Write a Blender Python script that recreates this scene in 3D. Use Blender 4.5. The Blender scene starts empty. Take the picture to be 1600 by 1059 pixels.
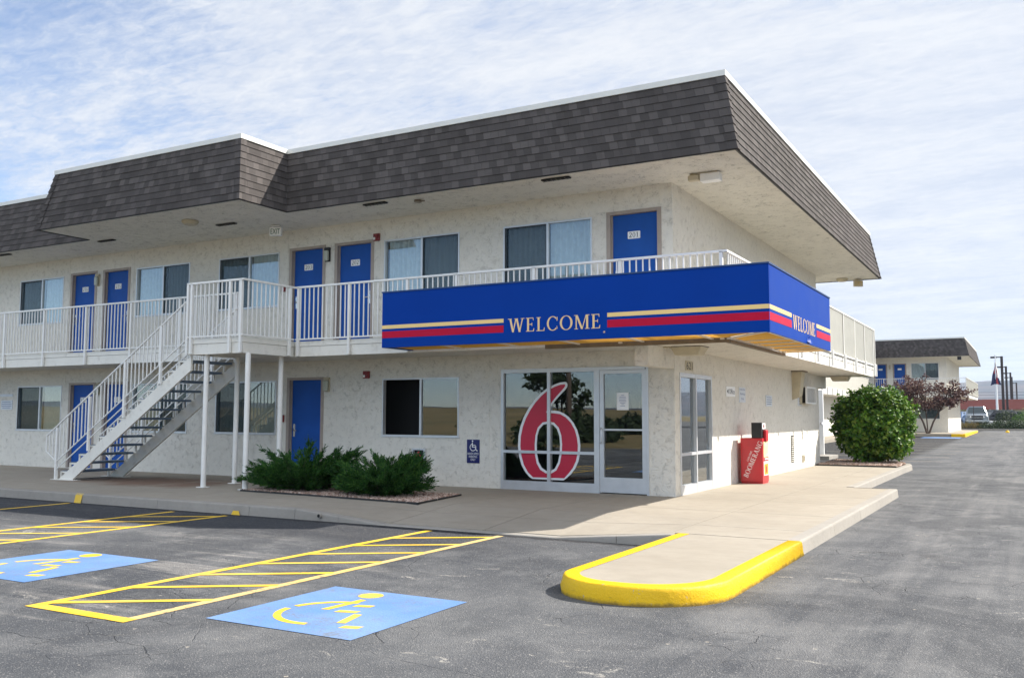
import bpy, bmesh, math, random
from mathutils import Vector, Matrix, noise
C = bpy.context.scene.collection
random.seed(7)
RAD = math.radians

# ------------------------------------------------------------------ materials
def newmat(name):
    m = bpy.data.materials.new(name); m.use_nodes = True
    nt = m.node_tree; nt.nodes.clear()
    out = nt.nodes.new('ShaderNodeOutputMaterial')
    return m, nt, out
class NT:
    def __init__(s, nt): s.nt = nt
    def n(s, typ, **kw):
        nd = s.nt.nodes.new('ShaderNode' + typ)
        for k, v in kw.items():
            if k.startswith('i_'):
                key = k[2:]
                key = int(key) if key.isdigit() else key.replace('_', ' ')
                s.put(nd.inputs[key], v)
            else: setattr(nd, k, v)
        return nd
    def put(s, sock, v):
        if isinstance(v, bpy.types.NodeSocket): s.nt.links.new(v, sock)
        elif isinstance(v, tuple) and len(v) == 3 and sock.type == 'RGBA': sock.default_value = (*v, 1)
        else: sock.default_value = v
    def math(s, op, a, b=0.0, c=0.0, clamp=False):
        nd = s.nt.nodes.new('ShaderNodeMath'); nd.operation = op; nd.use_clamp = clamp
        s.put(nd.inputs[0], a); s.put(nd.inputs[1], b); s.put(nd.inputs[2], c)
        return nd.outputs[0]
    def mix(s, f, a, b, blend='MIX'):
        nd = s.nt.nodes.new('ShaderNodeMix'); nd.data_type = 'RGBA'; nd.blend_type = blend
        s.put(nd.inputs[0], f); s.put(nd.inputs[6], a); s.put(nd.inputs[7], b)
        return nd.outputs[2]
    def ramp(s, f, stops):
        nd = s.nt.nodes.new('ShaderNodeValToRGB'); e = nd.color_ramp.elements
        while len(e) < len(stops): e.new(0.5)
        for i, (p, c) in enumerate(stops):
            e[i].position = p; e[i].color = (c, c, c, 1) if not isinstance(c, tuple) else (*c, 1)
        s.put(nd.inputs[0], f); return nd.outputs[0]
    def coord(s, kind='Object', scale=(1, 1, 1), rot=(0, 0, 0)):
        tc = s.nt.nodes.new('ShaderNodeTexCoord'); mp = s.nt.nodes.new('ShaderNodeMapping')
        mp.inputs['Scale'].default_value = scale; mp.inputs['Rotation'].default_value = rot
        s.nt.links.new(tc.outputs[kind], mp.inputs[0]); return mp.outputs[0]
    def noise(s, vec, scale, detail=3, rough=.55, dist=0.0, out=0):
        nd = s.n('TexNoise', i_Vector=vec, i_Scale=scale, i_Detail=detail, i_Roughness=rough, i_Distortion=dist)
        return nd.outputs[out]
    def bump(s, h, strength=.3, dist=.01, normal=None):
        nd = s.n('Bump', i_Height=h, i_Strength=strength, i_Distance=dist)
        if normal is not None: s.put(nd.inputs['Normal'], normal)
        return nd.outputs[0]
    def bsdf(s, out, col, rough=.6, normal=None, metal=0.0, spec=.5, **kw):
        b = s.n('BsdfPrincipled'); s.put(b.inputs['Base Color'], col); s.put(b.inputs['Roughness'], rough)
        s.put(b.inputs['Metallic'], metal); s.put(b.inputs['Specular IOR Level'], spec)
        if normal is not None: s.put(b.inputs['Normal'], normal)
        s.nt.links.new(b.outputs[0], out.inputs[0]); return b

def simple(name, col, rough=.5, var=.12, scale=3.0, bump=.0, bscale=40, metal=0.0, spec=.5, dirt=None):
    m, nt, out = newmat(name); T = NT(nt); v = T.coord()
    f = T.noise(v, scale, 4)
    lo = tuple(c * (1 - var) for c in col); hi = tuple(min(1, c * (1 + var)) for c in col)
    c = T.mix(T.ramp(f, [(.3, 0.), (.7, 1.)]), lo, hi)
    if dirt:
        f2 = T.noise(v, scale * 3.1, 5, .65)
        c = T.mix(T.ramp(f2, [(.55, 0.), (.75, .55)]), c, dirt)
    n = None
    if bump: n = T.bump(T.noise(v, bscale, 3), bump, .01)
    r = T.math('ADD', T.math('MULTIPLY', f, .15), rough - .075)
    T.bsdf(out, c, r, n, metal, spec)
    return m

def stucco(name, col, strokes=1.0, dark=.55, s=1.0):
    m, nt, out = newmat(name); T = NT(nt); v = T.coord()
    big = T.noise(v, .7, 4); mid = T.noise(v, 4.2 * s, 4, .6, 1.2)
    # skip-trowel arcs: broken contour lines of a warped noise
    w = T.noise(v, 4.6 * s, 2, .5, 2.2)
    line = T.math('ABSOLUTE', T.math('SUBTRACT', w, .5))
    line = T.ramp(line, [(.0, 1.), (.026, 0.)])
    w2 = T.noise(v, 7.5 * s, 2, .5, 1.6)
    line2 = T.ramp(T.math('ABSOLUTE', T.math('SUBTRACT', w2, .47)), [(.0, 1.), (.024, 0.)])
    msk = T.ramp(T.noise(v, 6.3 * s, 4, .6), [(.47, 0.), (.62, 1.)])
    lines = T.math('MULTIPLY', T.math('MAXIMUM', line, line2), msk, clamp=True)
    base = T.mix(T.ramp(big, [(.3, 0.), (.7, 1.)]), tuple(c * .93 for c in col), col)
    base = T.mix(T.math('MULTIPLY', T.ramp(mid, [(.4, 0.), (.75, 1.)]), .12), base, tuple(c * .72 for c in col))
    base = T.mix(T.math('MULTIPLY', lines, dark * strokes), base, tuple(c * .35 for c in col))
    plate = T.ramp(mid, [(.42, 0.), (.56, 1.)])
    h = T.math('ADD', T.math('MULTIPLY', plate, .6), T.math('MULTIPLY', T.noise(v, 55, 3), .25))
    h = T.math('SUBTRACT', h, T.math('MULTIPLY', lines, .9))
    T.bsdf(out, base, .85, T.bump(h, .65, .014), spec=.25)
    return m

M = {}
M['stucco'] = stucco('stucco', (.785, .755, .68), 1.0, .45, 1.25)
M['soffit'] = stucco('soffit_stucco', (.75, .72, .64), 1.0, .75, 1.0)
M['cream'] = simple('cream_paint', (.74, .72, .66), .55, .05, 2, .15, 30, dirt=(.42, .39, .33))
M['rail'] = simple('rail_paint', (.78, .77, .74), .4, .05, 4, .05, 60)
M['panel'] = simple('ribbed_panel_paint', (.60, .58, .51), .5, .05, 3)
M['trim'] = simple('roof_trim_paint', (.68, .68, .64), .45, .05, 2)
M['blue'] = simple('blue_door_paint', (.012, .085, .37), .5, .10, 2.5, .08, 30, spec=.15)
M['taupe'] = simple('taupe_frame_paint', (.36, .30, .255), .5, .08, 6)
M['signblue'] = simple('sign_blue', (.0008, .040, .285), .42, .05, 1.2, spec=.06)
M['signyel'] = simple('sign_cream_vinyl', (.82, .58, .22), .35, .03, 2)
M['signlet'] = simple('sign_letter_vinyl', (.80, .56, .27), .35, .03, 2)
M['signred'] = simple('sign_red_vinyl', (.46, .003, .035), .45, .04, 2, spec=.15)
M['signcap'] = simple('sign_cap_metal', (.01, .05, .17), .35, .05, 2)
M['alu'] = simple('aluminium', (.60, .62, .64), .35, .05, 5, metal=.35)
M['aludark'] = simple('bronze_frame', (.03, .03, .032), .4, .1, 5)
M['white'] = simple('white_enamel', (.86, .86, .85), .4, .03, 5)
M['lightgrey'] = simple('pale_sign_face', (.66, .70, .74), .4, .04, 6)
M['black'] = simple('black_ink', (.012, .012, .014), .45, .1, 5)
M['navy'] = simple('navy_sign', (.008, .012, .12), .35, .08, 5)
M['inkblue'] = simple('blue_ink', (.10, .14, .30), .5, .1, 5)
M['red'] = simple('red_enamel', (.50, .012, .02), .3, .10, 3, dirt=(.32, .02, .02))
M['redalarm'] = simple('red_alarm', (.20, .012, .014), .35, .1, 5)
M['orange'] = simple('poster_orange', (.80, .36, .03), .5, .25, 9)
M['paper'] = simple('newsprint', (.72, .66, .36), .6, .25, 14)
M['steel'] = simple('steel', (.55, .55, .56), .25, .05, 5, metal=1.0)
M['beige'] = simple('beige_fixture', (.52, .46, .33), .55, .1, 5)
M['lens'] = simple('lamp_lens', (.42, .44, .36), .25, .08, 9)
M['tread'] = simple('tread_paint', (.12, .17, .24), .5, .18, 8, .2, 60)
M['green'] = simple('exit_green', (.003, .10, .045), .5, .1, 5)
M['exityel'] = simple('exit_yellow', (.62, .38, .04), .5, .1, 5)
M['wood'] = simple('aged_trim', (.20, .17, .13), .7, .2, 7, .2, 40)
M['edging'] = simple('black_edging', (.012, .012, .012), .5, .1, 5)
M['interior'] = simple('office_wall', (.16, .145, .13), .8, .08, 1)
M['counter'] = simple('counter_brown', (.10, .035, .025), .5, .2, 2)
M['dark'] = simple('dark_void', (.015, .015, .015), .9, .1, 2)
M['curtain'] = simple('curtain_fabric', (.84, .88, .88), .9, .08, 12)
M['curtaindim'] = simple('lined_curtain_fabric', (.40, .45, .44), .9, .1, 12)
M['blind'] = simple('vertical_blind', (.55, .58, .52), .7, .12, 14)
M['signsix_red'] = simple('decal_red', (.50, .012, .045), .45, .03, 2)
M['signsix_white'] = simple('decal_white', (.80, .82, .84), .45, .03, 2)

def m_glass():
    m, nt, out = newmat('window_glass'); T = NT(nt)
    tr = T.n('BsdfTransparent'); tr.inputs[0].default_value = (.74, .80, .80, 1)
    gl = T.n('BsdfGlossy'); gl.inputs[0].default_value = (.92, .97, 1, 1); gl.inputs['Roughness'].default_value = 0.004
    fr = T.n('Fresnel'); fr.inputs[0].default_value = 1.6
    nz = T.noise(T.coord(), 1.3, 1); b = T.bump(nz, .02, .02); T.put(gl.inputs['Normal'], b)
    f = T.math('ADD', T.math('MULTIPLY', fr.outputs[0], 1.55), .06, clamp=True)
    mx = T.n('MixShader'); T.put(mx.inputs[0], f); T.put(mx.inputs[1], tr.outputs[0]); T.put(mx.inputs[2], gl.outputs[0])
    nt.links.new(mx.outputs[0], out.inputs[0]); return m
M['glass'] = m_glass()
def m_screen():
    m, nt, out = newmat('insect_screen'); T = NT(nt)
    tr = T.n('BsdfTransparent'); tr.inputs[0].default_value = (1, 1, 1, 1)
    d = T.n('BsdfDiffuse'); d.inputs[0].default_value = (.035, .055, .07, 1)
    mx = T.n('MixShader'); mx.inputs[0].default_value = .50
    T.put(mx.inputs[1], tr.outputs[0]); T.put(mx.inputs[2], d.outputs[0]); nt.links.new(mx.outputs[0], out.inputs[0]); return m
M['screen'] = m_screen()
def m_translucent():
    m, nt, out = newmat('amber_light_panel'); T = NT(nt)
    v = T.coord(); c = T.mix(T.noise(v, 2.2, 4), (.72, .36, .06), (.85, .50, .12))
    d = T.n('BsdfDiffuse'); t = T.n('BsdfTranslucent'); T.put(d.inputs[0], c); T.put(t.inputs[0], c)
    mx = T.n('MixShader'); mx.inputs[0].default_value = .35
    T.put(mx.inputs[1], d.outputs[0]); T.put(mx.inputs[2], t.outputs[0]); nt.links.new(mx.outputs[0], out.inputs[0]); return m
M['amber'] = m_translucent()

def m_shingle():
    m, nt, out = newmat('asphalt_shingle'); T = NT(nt)
    uv = T.n('UVMap').outputs[0]; sp = T.n('SeparateXYZ', i_0=uv)
    u, v = sp.outputs[0], sp.outputs[1]
    row = T.math('FLOOR', v)
    def tabs(width, k):
        uu = T.math('ADD', T.math('DIVIDE', u, width), T.math('MULTIPLY', row, k))
        cell = T.math('FLOOR', uu); fr = T.math('FRACT', uu)
        cx = T.n('CombineXYZ', i_0=cell, i_1=row)
        wn = T.n('TexWhiteNoise', noise_dimensions='2D', i_Vector=cx.outputs[0])
        return wn.outputs[0], fr
    a, fa = tabs(.15, 7.37); b, fb = tabs(.29, 3.71)
    val = T.math('ADD', T.math('MULTIPLY', a, .78), T.math('MULTIPLY', b, .22))
    col = T.ramp(val, [(.15, (.031, .030, .031)), (.42, (.047, .044, .045)), (.60, (.058, .054, .054)), (.88, (.090, .083, .081))])
    vo = T.coord()
    col = T.mix(T.math('MULTIPLY', T.noise(vo, 260, 2), .30), col, (.19, .155, .13))
    col = T.mix(T.math('MULTIPLY', T.ramp(T.noise(vo, .9, 3), [(.4, 0.), (.7, 1.)]), .25), col, (.10, .09, .09))
    edge = T.ramp(fa, [(.0, 0.), (.05, 1.)])
    step = T.ramp(a, [(.40, 0.), (.52, 1.)])
    col = T.mix(T.math('MULTIPLY', T.math('SUBTRACT', 1., edge), .45), col, (.02, .018, .018))
    h = T.math('ADD', T.math('MULTIPLY', step, .7), T.math('MULTIPLY', T.noise(vo, 320, 2), .35))
    h = T.math('MULTIPLY', h, edge)
    T.bsdf(out, col, .92, T.bump(h, .6, .008), spec=.2)
    return m
M['shingle'] = m_shingle()

def m_asphalt():
    m, nt, out = newmat('asphalt'); T = NT(nt); v = T.coord()
    sp = T.n('SeparateXYZ', i_0=v)
    grain = T.n('TexVoronoi', i_Vector=v, i_Scale=95.).outputs['Distance']
    g2 = T.noise(v, 42, 5, .7); mid = T.noise(v, 1.3, 6, .65, .4); big = T.noise(v, .22, 4, .55, .3)
    col = T.mix(T.ramp(big, [(.35, 0.), (.65, 1.)]), (.052, .056, .064), (.104, .107, .112))
    col = T.mix(T.math('MULTIPLY', T.ramp(mid, [(.44, 0.), (.66, 1.)]), .85), col, (.145, .146, .148))
    # pale drag streaks across the bays, swirling where tyres turn
    wv0 = T.mix(.06, v, T.noise(v, .33, 2, .5, 0, 1))
    mp = nt.nodes.new('ShaderNodeMapping'); mp.inputs['Scale'].default_value = (.30, 2.4, 1); mp.inputs['Rotation'].default_value = (0, 0, .30); nt.links.new(wv0, mp.inputs[0])
    sx = T.noise(mp.outputs[0], 1.0, 7, .72, .8)
    bay = T.ramp(T.math('MULTIPLY', T.math('ADD', sp.outputs[0], 10.), .1), [(.9, 1.), (1.25, .04)])
    fx = T.math('MULTIPLY', T.ramp(sx, [(.495, 0.), (.63, 1.)]), T.ramp(T.noise(v, .42, 4, .6), [(.40, 0.), (.60, 1.)]))
    fx = T.math('MULTIPLY', T.math('MULTIPLY', fx, bay), T.math('ADD', T.math('MULTIPLY', T.ramp(g2, [(.35, 0.), (.65, 1.)]), .6), .35))
    col = T.mix(fx, col, (.34, .32, .295))
    # worn wheel paths along the lane
    sy = T.noise(T.coord(scale=(2.6, .14, 1)), 1.0, 6, .72, .5)
    lane = T.math('SUBTRACT', 1., T.math('ABSOLUTE', T.math('DIVIDE', T.math('SUBTRACT', sp.outputs[0], 4.3), 2.0)), clamp=True)
    fy = T.math('MULTIPLY', T.math('MULTIPLY', T.ramp(sy, [(.42, 0.), (.72, 1.)]), lane), T.math('ADD', T.math('MULTIPLY', mid, .5), .25))
    col = T.mix(fy, col, (.25, .243, .235))
    # stray scuffs with sharp outlines
    sc = T.noise(T.coord(scale=(1.0, 1.7, 1), rot=(0, 0, .5)), 2.1, 9, .74, .7)
    col = T.mix(T.math('MULTIPLY', T.ramp(sc, [(.615, 0.), (.66, .9)]), T.ramp(g2, [(.42, 0.), (.56, 1.)])), col, (.40, .375, .335))
    # sealed dark patches and oil
    dk = T.noise(v, .35, 5, .62, .8)
    col = T.mix(T.math('MULTIPLY', T.ramp(dk, [(.53, 0.), (.60, 1.)]), .6), col, (.052, .055, .061))
    oil = T.noise(v, .9, 3, .5)
    col = T.mix(T.math('MULTIPLY', T.ramp(oil, [(.66, 0.), (.74, 1.)]), .5), col, (.045, .045, .048))
    # building's shadow along the kerb, deepened in the asphalt colour
    kerb_shade = T.math('ADD', sp.outputs[1], T.math('MULTIPLY', T.math('SUBTRACT', T.noise(v, .8, 4), .5), 1.1))
    kerb_shade = T.math('MULTIPLY', T.ramp(T.math('MULTIPLY', T.math('ADD', kerb_shade, 7.), .5), [(.25, 0.), (.55, 1.)]), T.ramp(T.math('MULTIPLY', T.math('ADD', sp.outputs[0], 6.), .1), [(.5, 1.), (.68, 0.)]))
    col = T.mix(T.math('MULTIPLY', kerb_shade, .85), col, (.036, .038, .044))
    tar = T.math('ADD', sp.outputs[1], T.math('MULTIPLY', T.math('SUBTRACT', T.noise(v, 5, 5, .65), .5), .28))
    col = T.mix(T.math('MULTIPLY', T.ramp(T.math('MULTIPLY', T.math('ADD', tar, 5.), 1.), [(.16, 0.), (.22, 1.)]), T.math('MULTIPLY', T.ramp(T.math('MULTIPLY', T.math('ADD', sp.outputs[0], 6.), .1), [(.72, 1.), (.76, 0.)]), .85)), col, (.018, .018, .020))
    # cracks: long wandering ones and patches of alligatoring
    wv = T.mix(.16, v, T.noise(v, 1.4, 5, .65, 0, 1))
    vr = T.n('TexVoronoi', feature='DISTANCE_TO_EDGE', i_Vector=wv, i_Scale=.62).outputs['Distance']
    crack = T.math('MULTIPLY', T.ramp(vr, [(.0, .6), (.0035, 0.)]), T.ramp(T.noise(v, .45, 3), [(.50, 0.), (.58, 1.)]))
    vr2 = T.n('TexVoronoi', feature='DISTANCE_TO_EDGE', i_Vector=wv, i_Scale=3.2).outputs['Distance']
    crack2 = T.math('MULTIPLY', T.ramp(vr2, [(.0, .9), (.013, 0.)]), T.ramp(T.noise(v, .62, 4), [(.55, 0.), (.60, 1.)]))
    ck = T.math('MULTIPLY', T.math('MAXIMUM', crack, crack2), T.ramp(T.noise(v, 7, 3), [(.3, .2), (.55, 1.)]))
    col = T.mix(T.math('MULTIPLY', T.ramp(grain, [(.15, 1.), (.5, 0.)]), .35), col, (.05, .05, .055))
    sp2 = T.n('TexVoronoi', i_Vector=v, i_Scale=120.)
    col = T.mix(T.ramp(T.n('SeparateColor', i_0=sp2.outputs['Color']).outputs[0], [(.90, 0.), (.97, .45)]), col, (.34, .325, .31))
    col = T.mix(T.math('MULTIPLY', ck, .8), col, (.02, .02, .022))
    pebl = T.n('TexVoronoi', i_Vector=v, i_Scale=5.5); pf = T.math('MULTIPLY', T.ramp(pebl.outputs['Distance'], [(.05, 1.), (.09, 0.)]), T.ramp(T.n('SeparateColor', i_0=pebl.outputs['Color']).outputs[1], [(.80, 0.), (.83, 1.)]))
    col = T.mix(T.math('MULTIPLY', pf, .7), col, (.40, .36, .30))
    h = T.math('ADD', T.math('MULTIPLY', grain, .9), T.math('MULTIPLY', g2, .5))
    h = T.math('ADD', T.math('SUBTRACT', h, T.math('MULTIPLY', ck, 2.)), T.math('MULTIPLY', mid, 2.5))
    T.bsdf(out, col, .88, T.bump(h, .65, .012), spec=.3)
    return m
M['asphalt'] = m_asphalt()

def m_concrete(name, a, b, rust=False, kerb=False):
    m, nt, out = newmat(name); T = NT(nt); v = T.coord()
    big = T.noise(v, .55, 5, .6, .4); mid = T.noise(v, 4.5, 6, .65); fine = T.noise(v, 90, 4, .7)
    col = T.mix(T.ramp(big, [(.3, 0.), (.7, 1.)]), a, b)
    col = T.mix(T.math('MULTIPLY', T.ramp(mid, [(.4, 0.), (.75, 1.)]), .35), col, tuple(c * .72 for c in a))
    st = T.noise(T.coord(scale=(.35, 1.8, 1)), 1.1, 5, .65, .3)
    col = T.mix(T.math('MULTIPLY', T.ramp(st, [(.55, 0.), (.72, 1.)]), .30), col, (.26, .22, .17))
    spk = T.noise(v, 16, 3, .6)
    col = T.mix(T.ramp(spk, [(.70, 0.), (.76, .5)]), col, tuple(c * .45 for c in a))
    col = T.mix(T.math('MULTIPLY', fine, .25), col, tuple(c * .6 for c in a))
    if rust:
        spx = T.n('SeparateXYZ', i_0=v)
        dx = T.math('DIVIDE', T.math('ADD', spx.outputs[0], 10.2), 2.6); dy = T.math('DIVIDE', T.math('ADD', spx.outputs[1], 2.1), 1.1)
        d = T.math('SQRT', T.math('ADD', T.math('MULTIPLY', dx, dx), T.math('MULTIPLY', dy, dy)))
        d = T.math('ADD', d, T.math('MULTIPLY', T.math('SUBTRACT', T.noise(v, 1.2, 5, .65), .5), 1.6))
        col = T.mix(T.ramp(d, [(.45, .75), (1.1, 0.)]), col, (.17, .085, .05))
    h = T.math('ADD', T.math('MULTIPLY', fine, .5), T.math('MULTIPLY', mid, .8))
    if kerb: h = T.math('ADD', h, T.math('MULTIPLY', T.noise(v, 14, 5, .7), 1.6))
    T.bsdf(out, col, .85, T.bump(h, .35 if not kerb else .6, .008), spec=.3)
    return m
M['concrete'] = m_concrete('pavement_concrete', (.315, .278, .225), (.385, .343, .282), rust=True)
M['kerb'] = m_concrete('kerb_concrete', (.30, .28, .25), (.38, .35, .31), kerb=True)

def m_paint(name, col, wear, under=(.13, .13, .135), thr=.60, soft=.05, bumpy=False, rough=.6):
    m, nt, out = newmat(name); T = NT(nt); v = T.coord()
    w = T.noise(v, 2.3, 8, .75, .3); f = T.noise(v, 30, 5, .8)
    k = T.math('ADD', T.math('MULTIPLY', w, .5), T.math('MULTIPLY', f, .5))
    c = T.mix(T.ramp(T.noise(v, 1.2, 4), [(.35, 0.), (.65, 1.)]), col, wear)
    c = T.mix(T.ramp(k, [(thr, 0.), (thr + soft, .85)]), c, under)
    c = T.mix(T.math('MULTIPLY', T.ramp(T.n('TexVoronoi', i_Vector=v, i_Scale=95.).outputs['Distance'], [(.1, 1.), (.45, 0.)]), .22), c, tuple(x * .45 for x in col))
    if bumpy:
        zz = T.n('SeparateXYZ', i_0=v).outputs[2]
        rag = T.math('ADD', zz, T.math('MULTIPLY', T.math('SUBTRACT', T.noise(v, 11, 5, .7), .5), .07))
        c = T.mix(T.ramp(T.math('ADD', rag, .2), [(.055, .8), (.085, 0.)]), c, (.12, .085, .03))
        sc = T.noise(T.coord(scale=(1, 1, 5)), 3.2, 7, .72, .5)
        c = T.mix(T.ramp(sc, [(.60, 0.), (.68, .55)]), c, (.30, .19, .02))
        chip = T.noise(v, 17, 5, .7); c = T.mix(T.ramp(chip, [(.66, 0.), (.69, .8)]), c, (.36, .32, .26))
    h = T.math('ADD', T.noise(v, 42, 5, .7), T.math('MULTIPLY', T.noise(v, 9, 5, .7), 1.6 if bumpy else .3))
    T.bsdf(out, c, rough, T.bump(h, .5, .010), spec=.35)
    return m
M['yellow'] = m_paint('yellow_line_paint', (.80, .50, .015), (.74, .50, .09), thr=.565, soft=.06)
M['oldyellow'] = m_paint('worn_yellow_line_paint', (.70, .46, .12), (.62, .46, .22), thr=.525, soft=.06)
M['kerbyellow'] = m_paint('yellow_kerb_paint', (.84, .53, .008), (.80, .47, .006), under=(.60, .36, .01), thr=.68, soft=.05, bumpy=True, rough=.5)
M['bluepaint'] = m_paint('blue_bay_paint', (.10, .215, .46), (.17, .28, .50), under=(.17, .18, .20), thr=.505, soft=.12)
M['fadedline'] = m_paint('faded_line_paint', (.42, .36, .22), (.36, .33, .26), thr=.52, soft=.08)

def m_leaf(name, cols, rough=.5, spec=.4, trans=.25, hue=.0):
    m, nt, out = newmat(name); T = NT(nt)
    g = T.n('NewGeometry'); rnd = g.outputs['Random Per Island']
    n = len(cols); col = T.ramp(rnd, [((i + .5) / n, c) for i, c in enumerate(cols)])
    col = T.mix(T.math('MULTIPLY', T.noise(T.coord(), 2.1, 3), .35), col, tuple(c * .5 for c in cols[0]))
    b = T.n('BsdfPrincipled'); T.put(b.inputs['Base Color'], col); b.inputs['Roughness'].default_value = rough
    b.inputs['Specular IOR Level'].default_value = spec
    t = T.n('BsdfTranslucent'); T.put(t.inputs[0], col)
    mx = T.n('MixShader'); mx.inputs[0].default_value = trans
    T.put(mx.inputs[1], b.outputs[0]); T.put(mx.inputs[2], t.outputs[0]); nt.links.new(mx.outputs[0], out.inputs[0])
    return m
M['juniper'] = m_leaf('juniper_sprays', [(.012, .055, .012), (.022, .090, .016), (.036, .125, .020), (.085, .19, .030)], .6, .2, .25)
M['bushleaf'] = m_leaf('glossy_leaves', [(.034, .095, .011), (.060, .155, .015), (.092, .21, .020), (.13, .25, .026), (.20, .28, .04)], .42, .22, .3)
M['plumleaf'] = m_leaf('purple_leaves', [(.055, .026, .030), (.10, .042, .042), (.15, .075, .06), (.21, .13, .095)], .55, .35, .25)
M['shrubleaf'] = m_leaf('dark_shrub_leaves', [(.022, .045, .018), (.035, .060, .022), (.05, .075, .03)], .6, .3, .2)
M['limeleaf'] = m_leaf('bright_shrub_leaves', [(.06, .14, .025), (.09, .18, .03), (.11, .20, .04)], .6, .3, .25)
M['drygrass'] = m_leaf('dry_grass', [(.20, .15, .06), (.27, .21, .09), (.16, .14, .055), (.12, .12, .05)], .8, .2, .2)
M['bark'] = simple('bark', (.09, .065, .05), .85, .25, 12, .5, 30)
def m_gravel(name, a, b, c):
    m, nt, out = newmat(name); T = NT(nt)
    g = T.n('NewGeometry'); col = T.ramp(g.outputs['Random Per Island'], [(.15, a), (.5, b), (.85, c)])
    T.bsdf(out, col, .85, T.bump(T.noise(T.coord(), 60, 3), .3, .004), spec=.3); return m
M['gravel'] = m_gravel('pink_gravel', (.26, .17, .13), (.42, .29, .23), (.56, .45, .38))
M['soil'] = simple('gravel_bed_soil', (.20, .13, .10), .9, .3, 9, .5, 30)
def m_field():
    m, nt, out = newmat('dry_field'); T = NT(nt); v = T.coord()
    c = T.mix(T.ramp(T.noise(v, .05, 6, .65, .3), [(.38, 0.), (.62, 1.)]), (.24, .175, .085), (.12, .11, .05))
    c = T.mix(T.math('MULTIPLY', T.ramp(T.noise(v, .9, 6, .7), [(.4, 0.), (.7, 1.)]), .6), c, (.30, .25, .15))
    T.bsdf(out, c, .95, T.bump(T.noise(v, 3, 6, .7), .6, .15), spec=.1); return m
M['field'] = m_field()
def m_hill():
    m, nt, out = newmat('sage_hills'); T = NT(nt); v = T.coord()
    c = T.mix(T.ramp(T.noise(v, .004, 7, .65, .4), [(.40, 0.), (.62, 1.)]), (.125, .095, .078), (.05, .056, .056))
    c = T.mix(T.ramp(T.noise(v, .012, 6, .7), [(.50, 0.), (.66, .8)]), c, (.035, .045, .045))
    T.bsdf(out, c, .95, None, spec=.1); return m
M['hill'] = m_hill()

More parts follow.
